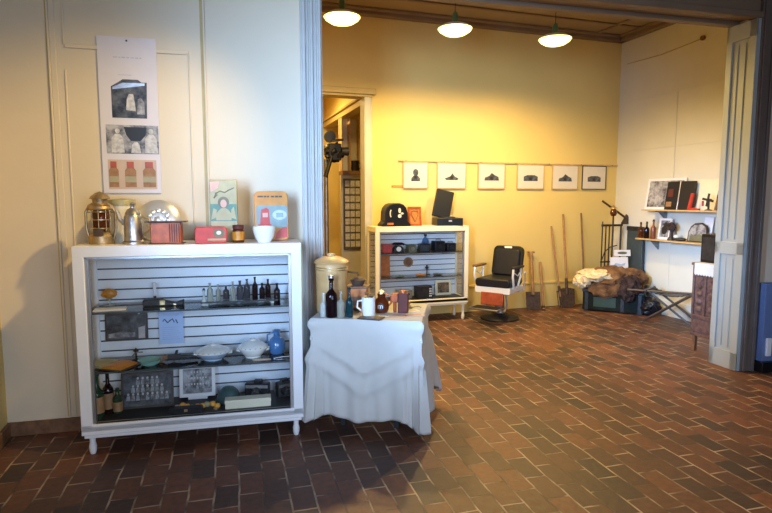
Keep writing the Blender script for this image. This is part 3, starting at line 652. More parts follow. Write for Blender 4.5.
def camera_obj(label, u, v, yl, W, rz, m_):
    p = incase(u, v, yl, z); t = thing('old_camera', label, 'camera', p, CA+rz, 'old cameras in the white case')
    b = MB(); b.box(-W/2, W/2, -.03, .03, 0, .10); b.build('body', m_, t, bevel=.008)
    b = MB(); b.rod((0, -.03, .045), (0, -.07, .045), .032, .026, 20); b.build('lens', 'iron', t); b = MB(); b.rod((0, -.0705, .045), (0, -.072, .045), .018, n=16); b.build('lens_glass', 'glass_smoke', t)
    b = MB(); b.box(-.02, .03, -.02, .02, .10, .12); b.build('viewfinder', 'black_leather', t, bevel=.003)
    b = MB(); b.box(-W/2+.006, W/2-.006, -.0315, -.03, .07, .09); b.build('nameplate', 'pewter', t)
camera_obj('larger black folding camera behind the cream box', 258, 402, .26, .16, R(-14), 'black_leather')
camera_obj('small dark camera at the bottom right corner of the white case', 284, 402, .24, .10, R(20), 'iron')
for u, lb in ((216, 'small dark medal with ribbon left of the green helmet'), (240, 'small grey medal beside the green helmet')):
    p = incase(u, 408, .1, z); t = thing('medal', lb, 'medal', p, CA); b = MB(); b.rod((0, 0, 0), (0, 0, .006), .016, n=16); b.build('disc', 'pewter', t); b = MB(); b.box(-.008, .008, .015, .045, 0, .003); b.build('ribbon', 'dark_red', t)

# ================================================================= POSTER on the partition
def onwall(u, v, off=.0):
    n = Vector((math.sin(PR), -math.cos(PR), 0))*-1; P0 = PO-n*off; r = ray(u, v)
    t = (P0-Vector((0, 0, CH))).dot(n)/r.dot(n); return Vector((0, 0, CH))+r*t
pa = onwall(129, 193, .012); pa.x += .025
t = thing('poster', 'tall white poster with three photographs hanging on the pale wall above the case', 'poster', pa, PR)
PW = .345; PH = .97
b = MB(); b.box(-PW/2, PW/2, 0, .006, 0, PH); b.build('sheet', 'poster_paper', t, smooth=False)
b = MB(); b.rod((0, -.004, PH-.022), (0, .008, PH-.022), .006); b.build('nail', 'iron', t)
def pv(v): return PH*(193-v)/156
def pu(u): return PW*(u-129)/54
b = MB(); b.prism([(pu(113), pv(117)), (pu(145), pv(117)), (pu(146), pv(81)), (pu(141), pv(81)), (pu(138), pv(78.5)), (pu(124), pv(78.5)), (pu(119), pv(82)), (pu(113), pv(86))], -.001, 0); o = b.build('top_photograph', 'photo_dark', t, smooth=False)
for nm, poly, m_ in (('canopy', [(pu(114), pv(89)), (pu(144), pv(84)), (pu(144), pv(81.5)), (pu(124), pv(82)), (pu(114), pv(86.5))], 'pewter'), ('standing_figure', [(pu(126), pv(109)), (pu(127), pv(98)), (pu(129), pv(93)), (pu(133), pv(93)), (pu(134), pv(100)), (pu(135), pv(110))], 'print_grey'), ('second_figure', [(pu(136), pv(113)), (pu(137), pv(98)), (pu(140), pv(96)), (pu(143), pv(101)), (pu(143), pv(113))], 'photo_mid')):
    b = MB(); b.prism(poly, -.002, -.001); b.build(nm, m_, o, smooth=False)
b = MB(); b.box(pu(106.5), pu(155), -.001, 0, pv(153), pv(124)); o = b.build('middle_photograph', 'photo_mid', t, smooth=False)
b = MB(); b.prism([(pu(123), pv(126)), (pu(144), pv(126)), (pu(143), pv(134)), (pu(138), pv(140)), (pu(129), pv(140)), (pu(125), pv(134))], -.002, -.001); b.build('dark_tree', 'ink', o, smooth=False)
for x in (117, 148):
    b = MB(); b.prism([(pu(x-6), pv(152)), (pu(x-5.5), pv(137)), (pu(x-2), pv(133)), (pu(x+2), pv(133)), (pu(x+5), pv(137)), (pu(x+6), pv(152))], -.002, -.001); b.prism(ell(pu(x), pv(130), .014, .017), -.002, -.001); b.build('seated_figure', 'print_grey', o, smooth=False)
b = MB(); b.prism([(pu(129), pv(152)), (pu(130), pv(144)), (pu(132), pv(141)), (pu(135), pv(141)), (pu(137), pv(144)), (pu(138), pv(152))], -.002, -.001); b.build('child_figure', 'print_grey', o, smooth=False)
b = MB(); b.box(pu(107), pu(152), -.001, 0, pv(189), pv(159)); o = b.build('bottom_photograph', 'print_warm', t, smooth=False)
for x, wd in ((112, 4.5), (127.5, 5.2), (145, 6)):
    b = MB(); b.prism([(pu(x-wd), pv(187)), (pu(x-wd), pv(170)), (pu(x-wd*.6), pv(167)), (pu(x+wd*.6), pv(167)), (pu(x+wd), pv(170)), (pu(x+wd), pv(187))], -.002, -.001); b.build('jar_picture', 'wood_handle', o, smooth=False)
    b = MB(); b.box(pu(x-wd*.62), pu(x+wd*.62), -.003, -.001, pv(167.5), pv(161)); b.build('jar_lid_picture', 'red_leather', o, smooth=False)
    b = MB(); b.box(pu(x-wd), pu(x+wd), -.003, -.002, pv(182), pv(176)); b.build('jar_label_picture', 'tin_cream', o, smooth=False)
b = MB()
for x0, x1 in ((116, 120), (121, 123), (124, 127), (128, 131), (132, 135), (136, 139), (140, 142)): b.box(pu(x0), pu(x1), -.0006, 0, pv(57.5), pv(56.5))
b.box(pu(120), pu(132), -.0006, 0, pv(74.5), pv(74)); b.build('caption_line', 'pewter', t, smooth=False)

# ================================================================= TABLE WITH CLOTH
TA = R(-26); TPz = .75; TW = .70; TD = .60
TC = Vector((1.081, 3.588, 0))
t = thing('side_table', 'small dark table hidden under a pale draped cloth', 'table', TC, TA)
b = MB(); b.box(-TW/2+.02, TW/2-.02, -TD/2+.02, TD/2-.02, .71, .735); b.build('tabletop', 'wood_brown', t)
for sx in (-1, 1):
    for sy in (-1, 1):
        b = MB(); b.box(sx*(TW/2-.17)-.018, sx*(TW/2-.17)+.018, sy*(TD/2-.16)-.018, sy*(TD/2-.16)+.018, 0, .71); b.build('leg', 'ink', t, bevel=.003)
def tablecloth():
    t = thing('tablecloth', 'pale grey cloth draped to the floor over the small table', 'tablecloth', TC, TA)
    per = []; hx, hy = TW/2, TD/2; n = 44
    def side(p, q, m):
        for i in range(m): per.append((p[0]+(q[0]-p[0])*i/m, p[1]+(q[1]-p[1])*i/m))
    side((-hx, -hy), (hx, -hy), 56); side((hx, -hy), (hx, hy), 40); side((hx, hy), (-hx, hy), 40); side((-hx, hy), (-hx, -hy), 40)
    P = len(per); bm = bmesh.new(); rows = 34; rings = []
    for k in range(rows+1):
        ring = []
        for i, (x, y) in enumerate(per):
            # outward normal, softened at corners
            cfx = x/hx; cfy = y/hy; cor = [(abs(x-a*hx)**2+abs(y-b_*hy)**2)**.5 for a, b_ in ((-1, -1), (1, -1), (1, 1), (-1, 1))]
            dc = min(cor); ci = cor.index(dc); corner = math.exp(-(dc/.085)**2)
            nx = (cfx if abs(abs(cfx)-1) < .01 else 0)+corner*(1 if x > 0 else -1)*.6; ny = (cfy if abs(abs(cfy)-1) < .01 else 0)+corner*(1 if y > 0 else -1)*.6
            L_ = math.hypot(nx, ny) or 1; nx /= L_; ny /= L_
            tt = k/rows
            front = y < -hy+.01; right = x > hx-.01; s = x/hx
            if front: hem = .125-.03*math.cos(s*PI*.9)
            elif right: hem = .16+.04*math.sin((y/hy)*3)
            else: hem = .15
            hem = hem*(1-corner)+corner*(.035 if (ci == 1) else .10)
            z_ = .752-(tt**1.0)*(.752-hem)
            pin = math.exp(-((tt-.20)/.09)**2)*math.exp(-(dc/.10)**2)       # cloth gathered by a pin near the corners
            flare = corner*(.045*max(0, tt-.22)**.9)+.012*tt
            fold = (.013*math.sin(i*.55+1.2*math.sin(tt*2.5))+.016*math.sin(i*.27+2))*tt
            if front: fold += .024*math.exp(-((z_-(.62-.20*(1-abs(s))))/.03)**2)*(1-abs(s)*.3)+.020*math.exp(-((z_-(.50-.22*(1-abs(s))))/.035)**2)
            if right: fold += .045*tt*math.sin(min(1, (y+hy)/(2*hy))*PI*.8)
            fold += corner*.03*math.sin(i*1.9)*max(0, tt-.2)
            o_ = .006+flare+fold-.03*pin+.022*math.exp(-((tt-.06)/.06)**2)*corner
            o_ = max(o_, .004)
            if k == 0: o_ = 0
            ring.append(bm.verts.new((x+nx*o_, y+ny*o_, z_ if k else .7535)))
        rings.append(ring)
    for k in range(rows):
        for i in range(P): bm.faces.new((rings[k][i], rings[k][(i+1) % P], rings[k+1][(i+1) % P], rings[k+1][i]))
    bm.faces.new(rings[0])
    b = MB(); b.bm.free(); b.bm = bm; o = b.build('cloth', 'cloth', t)
    so = o.modifiers.new('thickness', 'SOLIDIFY'); so.thickness = .003; so.offset = 0
    for sx in (-1, 1):
                b = MB(); b.blob((sx*(hx+.0), -hy-.0, .625), (.013, .012, .018), .4, 4, sx+2, 2); b.build('gathered_knot', 'cloth', t)
tablecloth()
Z = .756
def ont(u, v): return FL(u, v, Z)
# crock
p = ont(332, 311); t = thing('stoneware_crock', 'tall tan lidded crock at the back of the draped table', 'crock', p)
b = MB(); b.lathe([(.001, 0), (.098, 0), (.104, .012), (.102, .10), (.106, .26), (.108, .315), (.104, .325), (.001, .326)], n=36); b.build('body', 'crock', t)
b = MB(); b.lathe([(.001, .326), (.115, .326), (.118, .335), (.105, .348), (.06, .368), (.03, .375), (.028, .388), (.001, .392)], n=36); b.build('lid', 'crock', t)
b = MB()
for zz in (.285, .30): b.tube([(.108*math.cos(a*PI/16), .108*math.sin(a*PI/16), zz) for a in range(32)], .003, 6, True)
b.build('rim_band', 'brass', t)
G = 'bottles on the draped table'
bottle('glass_bottle', 'small clear glass bottle at the left end of the draped table', ont(323.5, 316.5), .155, .022, 'glass_clear', neck=.5, group=G)
bottle('glass_bottle', 'large dark brown bottle with a wire stopper on the draped table', ont(331.5, 317), .25, .038, 'glass_dark', neck=.40, group=G, cap='pewter')
bottle('glass_bottle', 'clear fluted glass bottle between the dark brown and the teal bottle', ont(341, 317.5), .17, .026, 'glass_pale', neck=.40, group=G)
bottle('glass_bottle', 'slender teal blue bottle on the draped table', ont(349.5, 317), .19, .024, 'glass_teal', neck=.45, group=G)
p = ont(358, 309); t = thing('wooden_coffee_grinder', 'orange wooden coffee grinder behind the teal bottle', 'coffee grinder', p, TA); t.scale = (1.2, 1.1, 1.35)
b = MB(); b.box(-.055, .055, -.045, .045, .012, .11); b.build('box', 'wood_orange', t, bevel=.003)
for z0 in (0, .11): b = MB(); b.box(-.065, .065, -.055, .055, z0, z0+.012); b.build('board', 'wood_brown', t, bevel=.003)
b = MB(); b.lathe([(.03, .12), (.045, .15), (.02, .165), (.001, .165)]); b.build('hopper', 'rust_iron', t)
b = MB(); b.tube([(0, 0, .165), (0, 0, .185), (-.07, 0, .19), (-.07, 0, .185)], .004, 6); b.blob((-.07, 0, .2), (.01, .01, .014), 0); b.build('crank', 'rust_iron', t)
b = MB(); b.box(-.035, .035, -.048, -.045, .025, .07); b.build('drawer', 'wood_brown', t)
p = ont(368.5, 316); t = thing('white_mug', 'tall white mug with yellow flowers beside the dark booklet', 'mug', p, TA)
b = MB(); b.lathe([(.001, 0), (.042, 0), (.044, .005), (.044, .125), (.041, .125), (.040, .01), (.001, .01)], n=28); b.build('body', 'white_china', t)
b = MB(); b.tube([(-.043, 0, .1), (-.07, 0, .095), (-.074, 0, .055), (-.043, 0, .03)], .006, 8); b.build('handle', 'white_china', t)
for k in range(5):
    b = MB(); b.blob((.02*math.cos(k*1.3), .02*math.sin(k*1.3), .13+.008*(k % 3)), (.012, .012, .01), .4, 4, k, 2); b.build('flower', 'yellow_tin' if k % 2 else 'wood_brown', t)
p = ont(381.5, 312); t = thing('brown_jug', 'brown glazed jug with a white letter m beside the white mug', 'jug', p, TA)
b = MB(); b.lathe([(.001, 0), (.04, 0), (.05, .02), (.052, .05), (.04, .085), (.026, .1), (.028, .125), (.024, .125), (.001, .11)], n=26); b.build('body', 'glass_amber', t)
b = MB(); b.tube([(.026, 0, .12), (.062, 0, .11), (.064, 0, .06), (.05, 0, .045)], .006, 8); b.build('handle', 'copper', t)
b = MB(); b.lathe([(.001, .118), (.024, .12), (.02, .14), (.001, .15)]); b.build('stopper', 'brass', t)
b = MB(); b.prism(ell(0, .045, .024, .024), -.0535, -.045); b.build('badge', 'ink', t); text('badge_letter', 'm', .05, 'paper', t, (0, -.0545, .048))
p = ont(399, 312); t = thing('amber_canister', 'reddish brown square canister next to the brown jug', 'canister', p, TA)
b = MB(); b.box(-.005, .062, -.035, .035, 0, .13); b.build('body', 'dark_red', t, bevel=.006); b = MB(); b.box(-.05, -.005, -.035, .035, .07, .125); b.rod((-.028, 0, 0), (-.028, 0, .07), .012); b.build('side_arm', 'copper', t, bevel=.004)
b = MB(); b.lathe([(.001, .13), (.022, .13), (.02, .145), (.001, .15)], (.028, 0, 0)); b.build('lid', 'copper', t)
p = ont(371, 318.5); t = thing('dark_booklet', 'small dark booklet lying at the front edge of the draped table', 'booklet', p, TA-R(12))
b = MB(); b.box(-.075, .075, -.05, .05, 0, .008); b.build('cover', 'frame_dark', t, bevel=.001); b = MB(); b.box(-.06, .06, -.04, .04, .008, .009); b.build('cover_print', 'photo_sepia', t, smooth=False)
p = ont(361, 317); t = thing('yellow_ticket', 'small yellow folded card beside the teal bottle', 'card', p, TA)
b = MB(); b.prism([(-.016, 0), (0, .045), (.016, 0), (.013, 0), (0, .038), (-.013, 0)], -.012, .012); b.build('card', 'yellow_tin', t, smooth=False); b = MB(); b.rod((0, -.02, 0), (.01, -.03, .004), .006); b.build('clip', 'brass', t)
for u, v, W_, H_, m_, rz, lb in ((398, 316, .11, .08, 'pink_paper', -.3, 'pinkish leaflet lying near the middle of the draped table'), (414, 315, .13, .09, 'pink_paper', .2, 'pale orange leaflet near the right corner of the draped table'), (410, 311, .12, .08, 'cream_paper', .5, 'cream leaflet at the back right of the draped table'), (384, 316, .07, .05, 'cream_paper', 0, 'small cream card in front of the brown jug')):
    q = ont(u, v); q.z += .0005; t = thing('leaflet', lb, 'leaflet', q, TA+rz, 'leaflets on the draped table')
    b = MB(); b.box(-W_/2, W_/2, -H_/2, H_/2, 0, .002); b.build('sheet', m_, t, smooth=False); b = MB()
    for k in range(4): b.box(-W_*.35, W_*.35, -H_*.3+k*H_*.17, -H_*.3+k*H_*.17+.003, .002, .0025)
    b.build('print', 'wood_handle', t, smooth=False)
p = ont(408, 309); t = thing('yellow_cloth_flower', 'bunch of yellow dried flowers behind the leaflets on the draped table', 'flowers', p, 0)
for k in range(6): b = MB(); b.blob((.022*math.cos(k), .02*math.sin(k*1.7), .012+.005*k), (.018, .014, .01), .5, 4, k, 2); b.build('blossom', 'yellow_tin' if k % 2 else 'tin_cream', t)
b = MB(); b.tube([(.02, 0, .01), (.07, -.01, .016), (.09, -.02, .01)], .003, 6); b.build('stem', 'olive', t)

# ================================================================= FAR SMALL CASE
SP = Vector((2.53, 6.28, 0)); t = thing('display_case', 'smaller cream framed glass display case against the yellow wall beside the doorway', 'display case', SP)
display_case(t, .605, .36, 1.185, .20, 'cream_lacquer', .06, .03, (.86, .56), .05)
b = MB()
def atY(u, v, Y): return WY(u, v, Y)
# raise the legs: extra inner block seen as dark gap
def on_s(u, yl, z): q = WY(u, 250, SP.y+yl); return Vector((q.x, SP.y+yl, z))
p = on_s(394, .14, 1.185); t = thing('black_dome_case', 'black dome shaped case with pale openings standing on the smaller display case', 'case', p)
b = MB(); b.prism([(-.18, 0), (-.185, .02), (-.145, .06), (-.14, .17), (-.125, .22), (-.09, .26), (-.04, .278), (.04, .278), (.09, .26), (.125, .22), (.14, .17), (.145, .06), (.185, .02), (.18, 0)], -.1, .1); b.build('hood', 'black_paint', t, bevel=.015)
for x, z, a_, c_, nm in ((-.075, .155, .014, .045, 'left_plate'), (.035, .19, .016, .030, 'upper_plate'), (.036, .125, .022, .022, 'lower_plate'), (.066, .155, .018, .012, 'side_plate')):
    b = MB(); b.prism(ell(x, z, a_, c_), -.107, -.1); b.build(nm, 'cream_paper', t)
b = MB(); b.prism(ell(-.066, .155, .012, .036), -.109, -.107); b.build('plate_recess', 'ink', t)
b = MB(); b.box(-.12, -.045, -.114, -.1, .02, .045); b.build('maker_plate', 'wood_orange', t)
p = on_s(415, .12, 1.185); t = thing('orange_carved_plaque', 'orange carved wooden plaque standing between the black dome and the gramophone', 'plaque', p, 0, rx=R(-8))
b = MB(); b.box(-.085, .085, 0, .02, 0, .235); b.build('board', 'wood_orange', t, bevel=.003)
b = MB()
for x0, x1, z0, z1 in ((-.085, .085, .21, .235), (-.085, .085, 0, .025), (-.085, -.062, 0, .235), (.062, .085, 0, .235)): b.box(x0, x1, -.008, 0, z0, z1)
b.build('rim', 'copper', t, bevel=.002)
b = MB(); b.tube([(0, -.004, .05), (-.02, -.004, .1), (-.045, -.004, .14), (-.04, -.004, .18), (0, -.004, .19), (.04, -.004, .18), (.045, -.004, .14), (.02, -.004, .1), (0, -.004, .05)], .007, 6); b.build('carving', 'brass', t)
p = on_s(447, .14, 1.185); t = thing('portable_gramophone', 'open black portable gramophone case at the right end of the smaller case', 'gramophone', p, R(-8))
b = MB(); b.box(-.165, .165, -.13, .13, 0, .095); b.build('base', 'black_leather', t, bevel=.008)
b = MB(); T = Matrix.Translation((-.03, .12, .09)) @ Matrix.Rotation(R(-14), 4, 'X') @ Matrix.Rotation(R(14), 4, 'Y'); b.box(-.14, .09, -.02, .03, 0, .36, T); b.build('lid', 'black_leather', t, bevel=.01)
b = MB(); b.rod((0, 0, .095), (0, 0, .105), .10, n=28); b.build('turntable', 'iron', t); b = MB(); b.tube([(.1, .07, .1), (.1, .07, .125), (.05, .0, .12), (.03, -.02, .11)], .008, 8); b.build('tone_arm', 'chrome', t)
b = MB(); b.box(-.02, .02, -.135, -.13, .05, .07); b.build('latch', 'chrome', t)
# contents of the small case
GS = 'old telephones and cameras in the smaller case'
def small_item(kind, label, u, z, m_, W_, H_, cat):
    p = on_s(u, .18, z); t = thing(kind, label, cat, p, random.uniform(-.2, .2)); return t
t = small_item('red_cash_box', 'small red box on the top shelf of the smaller case', 387, .86, 'red_tin', .1, .1, 'box'); b = MB(); b.box(-.055, .055, -.05, .05, 0, .10); b.build('body', 'red_tin', t, bevel=.006); b = MB(); b.box(-.058, .058, -.053, .053, .085, .105); b.build('lid', 'red_tin', t, bevel=.004)
t = small_item('black_telephone', 'small black telephone with a pale dial beside the red box', 398, .86, '', 0, 0, 'telephone'); b = MB(); b.prism([(-.07, 0), (-.06, .06), (-.03, .085), (.03, .085), (.06, .06), (.07, 0)], -.05, .05); b.build('body', 'black_paint', t, bevel=.006)
b = MB(); b.rod((0, -.05, .045), (0, -.056, .045), .03, n=18); b.build('dial', 'porcelain', t); b = MB(); b.tube([(-.075, 0, .095), (-.05, 0, .11), (.05, 0, .11), (.075, 0, .095)], .013, 8); b.build('handset', 'black_paint', t)
t = small_item('olive_box_camera', 'grey box camera next to the black telephone in the smaller case', 411, .86, '', 0, 0, 'camera'); b = MB(); b.box(-.05, .05, -.05, .05, 0, .09); b.build('body', 'olive', t, bevel=.005); b = MB(); b.rod((0, -.05, .045), (0, -.06, .045), .024); b.build('lens', 'pewter', t)
for u, W_, H_, lb in ((424, .13, .10, 'black typewriter case left of the row on the top shelf of the smaller case'), (438, .14, .13, 'tall black box camera on the top shelf of the smaller case'), (450, .12, .10, 'low black leather case on the top shelf, right end of the smaller case')):
    t = small_item('black_case', lb, u, .86, '', 0, 0, 'case'); b = MB(); b.box(-W_/2, W_/2, -.06, .06, 0, H_); b.build('body', 'black_leather', t, bevel=.008); b = MB(); b.rod((0, -.06, H_*.5), (0, -.07, H_*.5), .025); b.build('lens', 'iron', t); b = MB(); b.tube([(-.03, 0, H_), (-.03, 0, H_+.02), (.03, 0, H_+.02), (.03, 0, H_)], .004, 6); b.build('handle', 'iron', t)
t = small_item('blue_flask', 'dark blue flask standing at the back of the top shelf of the smaller case', 428, .86, '', 0, 0, 'flask'); t.location.y += .09
b = MB(); b.lathe([(.001, 0), (.04, 0), (.045, .12), (.03, .16), (.012, .17), (.012, .19), (.001, .19)]); b.build('body', 'blue_enamel', t); b = MB(); b.lathe([(.014, .185), (.016, .185), (.016, .21), (.001, .212)]); b.build('cap', 'ink', t)
t = photo_frame('tall orange board standing at the left inside the smaller case', on_s(384, .26, .565), .16, .25, 'wood_orange', 'wood_orange', 0, 4, cat='board', name='orange_board')
t = thing('round_dial', 'round brown wooden dial fixed to the slats of the smaller case', 'dial', on_s(408, .322, .72)); b = MB(); b.rod((0, 0, 0), (0, -.02, 0), .062, n=28); b.build('body', 'wood_handle', t); b = MB(); b.rod((0, -.02, 0), (0, -.024, 0), .042, n=24); b.build('face', 'wood_brown', t)
for u, m_, lb in ((400, 'tin_teal', 'pale green saucer on the middle shelf of the smaller case'), (421, 'yellow_tin', 'yellow dish on the middle shelf of the smaller case'), (438, 'olive', 'olive plate on the middle shelf of the smaller case')):
    t = thing('saucer', lb, 'saucer', on_s(u, .14, .56), group='dishes in the smaller case'); b = MB(); b.lathe([(.001, 0), (.03, 0), (.06, .012), (.065, .02), (.06, .018), (.03, .006), (.001, .006)]); b.build('dish', m_, t); b = MB(); b.blob((0, 0, .018), (.025, .025, .012), .2, 3, u, 2); b.build('content', m_, t)
t = thing('candle_stand', 'small black candle stand beside the yellow dish in the smaller case', 'candle stand', on_s(427, .24, .56)); b = MB(); b.lathe([(.001, 0), (.04, 0), (.04, .006), (.006, .012), (.006, .07), (.022, .085), (.022, .1), (.001, .1)]); b.build('stem', 'iron', t); b = MB(); b.rod((0, 0, .1), (0, 0, .125), .01); b.build('candle', 'iron', t)
t = thing('slotted_box', 'black slotted box on the floor of the smaller case', 'box', on_s(424, .16, .285)); b = MB(); b.box(-.11, .09, -.06, .06, 0, .15); b.build('body', 'iron', t, bevel=.004); b = MB(); [b.box(.05, .085, -.063, -.06, .02+k*.03, .035+k*.03) for k in range(4)]; b.build('slot', 'paper', t)
photo_frame('pale printed sheet standing at the right inside the smaller case', on_s(444, .26, .285), .22, .19, 'cream_paper', 'photo_sepia', 0, 5, cat='sheet', name='printed_sheet', bw=.03)
t = thing('grey_radio', 'grey box on the floor of the smaller case left of the black slotted box', 'radio', on_s(404, .17, .285)); b = MB(); b.box(-.09, .09, -.06, .06, 0, .11); b.build('body', 'pewter', t, bevel=.008); b = MB(); b.rod((-.04, -.06, .06), (-.04, -.066, .06), .03); b.build('speaker', 'ink', t); b = MB(); b.rod((.04, -.06, .06), (.04, -.07, .06), .012); b.build('knob', 'ink', t)

# ================================================================= PICTURES ON THE BACK WALL
rl = WY(398, 158, BY); rr_ = WY(617, 169, BY)
t = thing('picture_rail', 'long thin wooden rail on the yellow wall that carries six framed photographs', 'picture rail', (0, BY, 0))
b = MB(); b.box(rl.x, rr_.x, -.022, 0, 1.985, 2.003); b.build('rail', 'frame_wood', t, bevel=.002)
b = MB(); [b.rod((rl.x+.1+(rr_.x-rl.x-.2)*k/6, -.024, 1.994), (rl.x+.1+(rr_.x-rl.x-.2)*k/6, -.022, 1.994), .006, n=8) for k in range(7)]; b.build('screw', 'iron', t)
FR = [(403, 428, 'head', 'bust of a man, first on the left'), (437, 466, 'boat', 'small boat scene, second from the left'), (478, 505, 'house', 'low house scene, third from the left'),
      (517, 544, 'train', 'long building scene, fourth from the left'), (552, 578, 'house', 'dark wagon scene, fifth from the left'), (582, 606, 'train', 'low scene in darker frame, last on the right')]
for i, (u0, u1, k_, lb) in enumerate(FR):
    a = WY(u0, 176, BY-.02); c_ = WY(u1, 176, BY-.02); W_ = c_.x-a.x; H_ = .335
    if k_ == 'head': figs = [(ell(0, .2, .038, .045), 'photo_dark'), ([(-.06, .09), (-.06, .13), (-.03, .16), (.03, .16), (.06, .13), (.06, .09)], 'photo_dark')]
    elif k_ == 'boat': figs = [([(-.10, .13), (-.02, .16), (.01, .2), (.04, .16), (.10, .13), (.08, .11), (-.08, .11)], 'photo_dark'), ]
    elif k_ == 'house': figs = [([(-.11, .11), (-.1, .15), (-.04, .17), (.0, .21), (.05, .18), (.1, .16), (.11, .11)], 'photo_dark')]
    else: figs = [([(-.11, .11), (-.11, .17), (-.05, .19), (.06, .19), (.11, .17), (.11, .11)], 'photo_dark')]
    q = photo_frame('framed photograph on the wooden rail, '+lb, ((a.x+c_.x)/2, BY-.026, 1.648), W_, H_, 'frame_wood' if i < 5 else 'frame_dark', 'mat_board', 0, -.5, bw=.012, figs=figs, group='framed photographs on the rail of the back wall')
t = thing('caption_strip', 'small yellow caption strip on the wall left of the first framed photograph', 'caption', (WY(399, 188, BY).x, BY-.004, 1.67)); b = MB(); b.box(-.10, .10, 0, .004, -.015, .015); b.build('strip', 'yellow_tin', t, smooth=False); b = MB(); b.box(-.08, .08, -.001, 0, -.003, .003); b.build('text_line', 'frame_wood', t, smooth=False)

# ================================================================= BARBER CHAIR
t = thing('barber_chair', 'old barber chair with black leather seat and white porcelain apron by the yellow wall', 'barber chair', (3.55, 6.22, 0), R(-52))
t.scale = (.92, .92, .95)
b = MB(); b.lathe([(.001, 0), (.26, 0), (.265, .015), (.24, .04), (.12, .06), (.10, .08), (.001, .09)], n=40); b.build('base', 'iron', t)
b = MB(); b.lathe([(.075, .06), (.07, .12), (.06, .30), (.075, .36), (.001, .37)], n=28); b.build('pedestal', 'steel', t)
b = MB(); b.prism(rrect(.50, .085, .02, 0, .415), -.27, .22); b.build('apron', 'porcelain', t, bevel=.006)
b = MB(); b.prism(rrect(.49, .11, .04, 0, .51), -.28, .20); b.build('seat', 'black_leather', t, bevel=.015)
b = MB(); b.box(-.16, .16, -.30, -.26, .20, .37, Matrix.Rotation(R(-4), 4, 'X')); b.build('calf_rest', 'red_leather', t, bevel=.01)
T = Matrix.Translation((0, .20, .54)) @ Matrix.Rotation(R(-14), 4, 'X')
b = MB(); b.prism(rrect(.44, .43, .07, 0, .215), -.01, .05, T); b.build('back_frame', 'black_paint', t, bevel=.01)
b = MB(); b.prism(rrect(.37, .36, .05, 0, .20), -.045, -.005, T); b.build('backrest', 'black_leather', t, bevel=.018)
b = MB(); b.prism(rrect(.11, .028, .01, 0, .405), -.03, -.01, T); b.build('headrest_plate', 'porcelain', t, bevel=.003)
for s in (-1, 1):
    b = MB(); b.box(s*.275-.035, s*.275+.035, -.24, .10, .70, .73); b.build('armrest', 'wood_brown' if s < 0 else 'black_leather', t, bevel=.012)
    b = MB(); b.tube([(s*.275, -.22, .70), (s*.275, -.24, .60), (s*.27, -.20, .52), (s*.25, -.14, .44)], .016, 8); b.tube([(s*.275, .06, .70), (s*.275, .04, .58), (s*.25, .02, .46)], .014, 8); b.tube([(s*.275, -.22, .66), (s*.275, -.06, .60), (s*.275, .06, .66)], .008, 8); b.build('arm_support', 'porcelain', t)
b = MB(); b.box(-.20, .20, -.55, -.33, .19, .215); b.build('footrest', 'steel', t, bevel=.006)
b = MB(); [b.box(-.18, .18, -.53+k*.035, -.515+k*.035, .215, .22) for k in range(6)]; b.build('footrest_grip', 'iron', t)
b = MB(); [b.tube([(s*.19, -.44, .19), (s*.19, -.30, .16), (s*.15, -.10, .20), (s*.10, -.02, .33)], .013, 8) for s in (-1, 1)]; b.build('footrest_arm', 'chrome', t)
b = MB(); b.tube([(.24, .1, .36), (.31, .1, .40), (.33, .08, .56), (.33, .06, .62)], .009, 8); b.blob((.33, .06, .63), (.016, .016, .02), 0); b.build('recline_lever', 'chrome', t)

# ================================================================= TOOLS LEANING ON THE BACK WALL
def lean(name, label, cat, u0, v0, u1, head, r_=.017, m_='wood_handle', z0=None):
    top = WY(u0, v0, BY-.03); bot = WY(u1, 300, BY-.24); bot.z = 0
    t = thing(name, label, cat, (bot.x, bot.y, 0)); d = Vector((top.x, top.y, top.z))-Vector((bot.x, bot.y, 0))
    q = d.to_track_quat('Z', 'Y').to_matrix().to_4x4(); L_ = d.length
    hs = {'spade': .30, 'shovel': .33, 'mallet': .0, 'fork': .25, 'pole': 0}[head]
    b = MB(); b.X = q; b.rod((0, 0, max(0.012, hs-.08)), (0, 0, L_-.03), r_, r_*.85, 10); b.build('handle', m_, t)
    if head in ('spade', 'shovel'):
        b = MB(); b.X = q @ Matrix.Rotation(0, 4, 'Z')
        W_ = .10 if head == 'spade' else .115
        pl = [(-W_, .27), (-W_, .06), (-W_*.5, .012), (0, .006), (W_*.5, .012), (W_, .06), (W_, .27), (W_*.5, .285), (-W_*.5, .285)] if head == 'shovel' else [(-W_, .26), (-W_*.95, .012), (W_*.95, .012), (W_, .26)]
        b.prism(pl, -.004, .004); b.build('blade', 'rust_iron', t, bevel=.002)
        b = MB(); b.X = q; b.rod((0, -.002, .2), (0, -.002, .42), .022, .02, 10); b.build('ferrule', 'rust_iron', t)
    if head == 'fork':
        b = MB(); b.X = q; b.rod((0, 0, .25), (0, 0, .32), .02, n=8); b.box(-.06, .06, -.006, .006, .235, .25)
        [b.rod((x, 0, .01), (x, 0, .24), .004, .006, 6) for x in (-.055, -.018, .018, .055)]; b.build('tines', 'rust_iron', t)
    if head == 'pole':
        b = MB(); b.X = q; b.rod((0, 0, 0.004), (0, 0, .06), r_*.8, r_*1.3, 8); b.build('tip', 'rust_iron', t)
    if u0 == 531:
        b = MB(); b.X = q; b.rod((-.05, 0, L_-.03), (.05, 0, L_-.03), .013, n=8); b.build('grip', m_, t)
TG = 'old tools leaning on the yellow wall'
lean('short_spade', 'short spade with a thick dark handle, nearest the barber chair', 'spade', 531, 250, 534, 'spade', .024)
lean('hand_hoe', 'shortest brown handled tool leaning between the spade and the long handles', 'tool', 540, 260, 544, 'pole', .019)
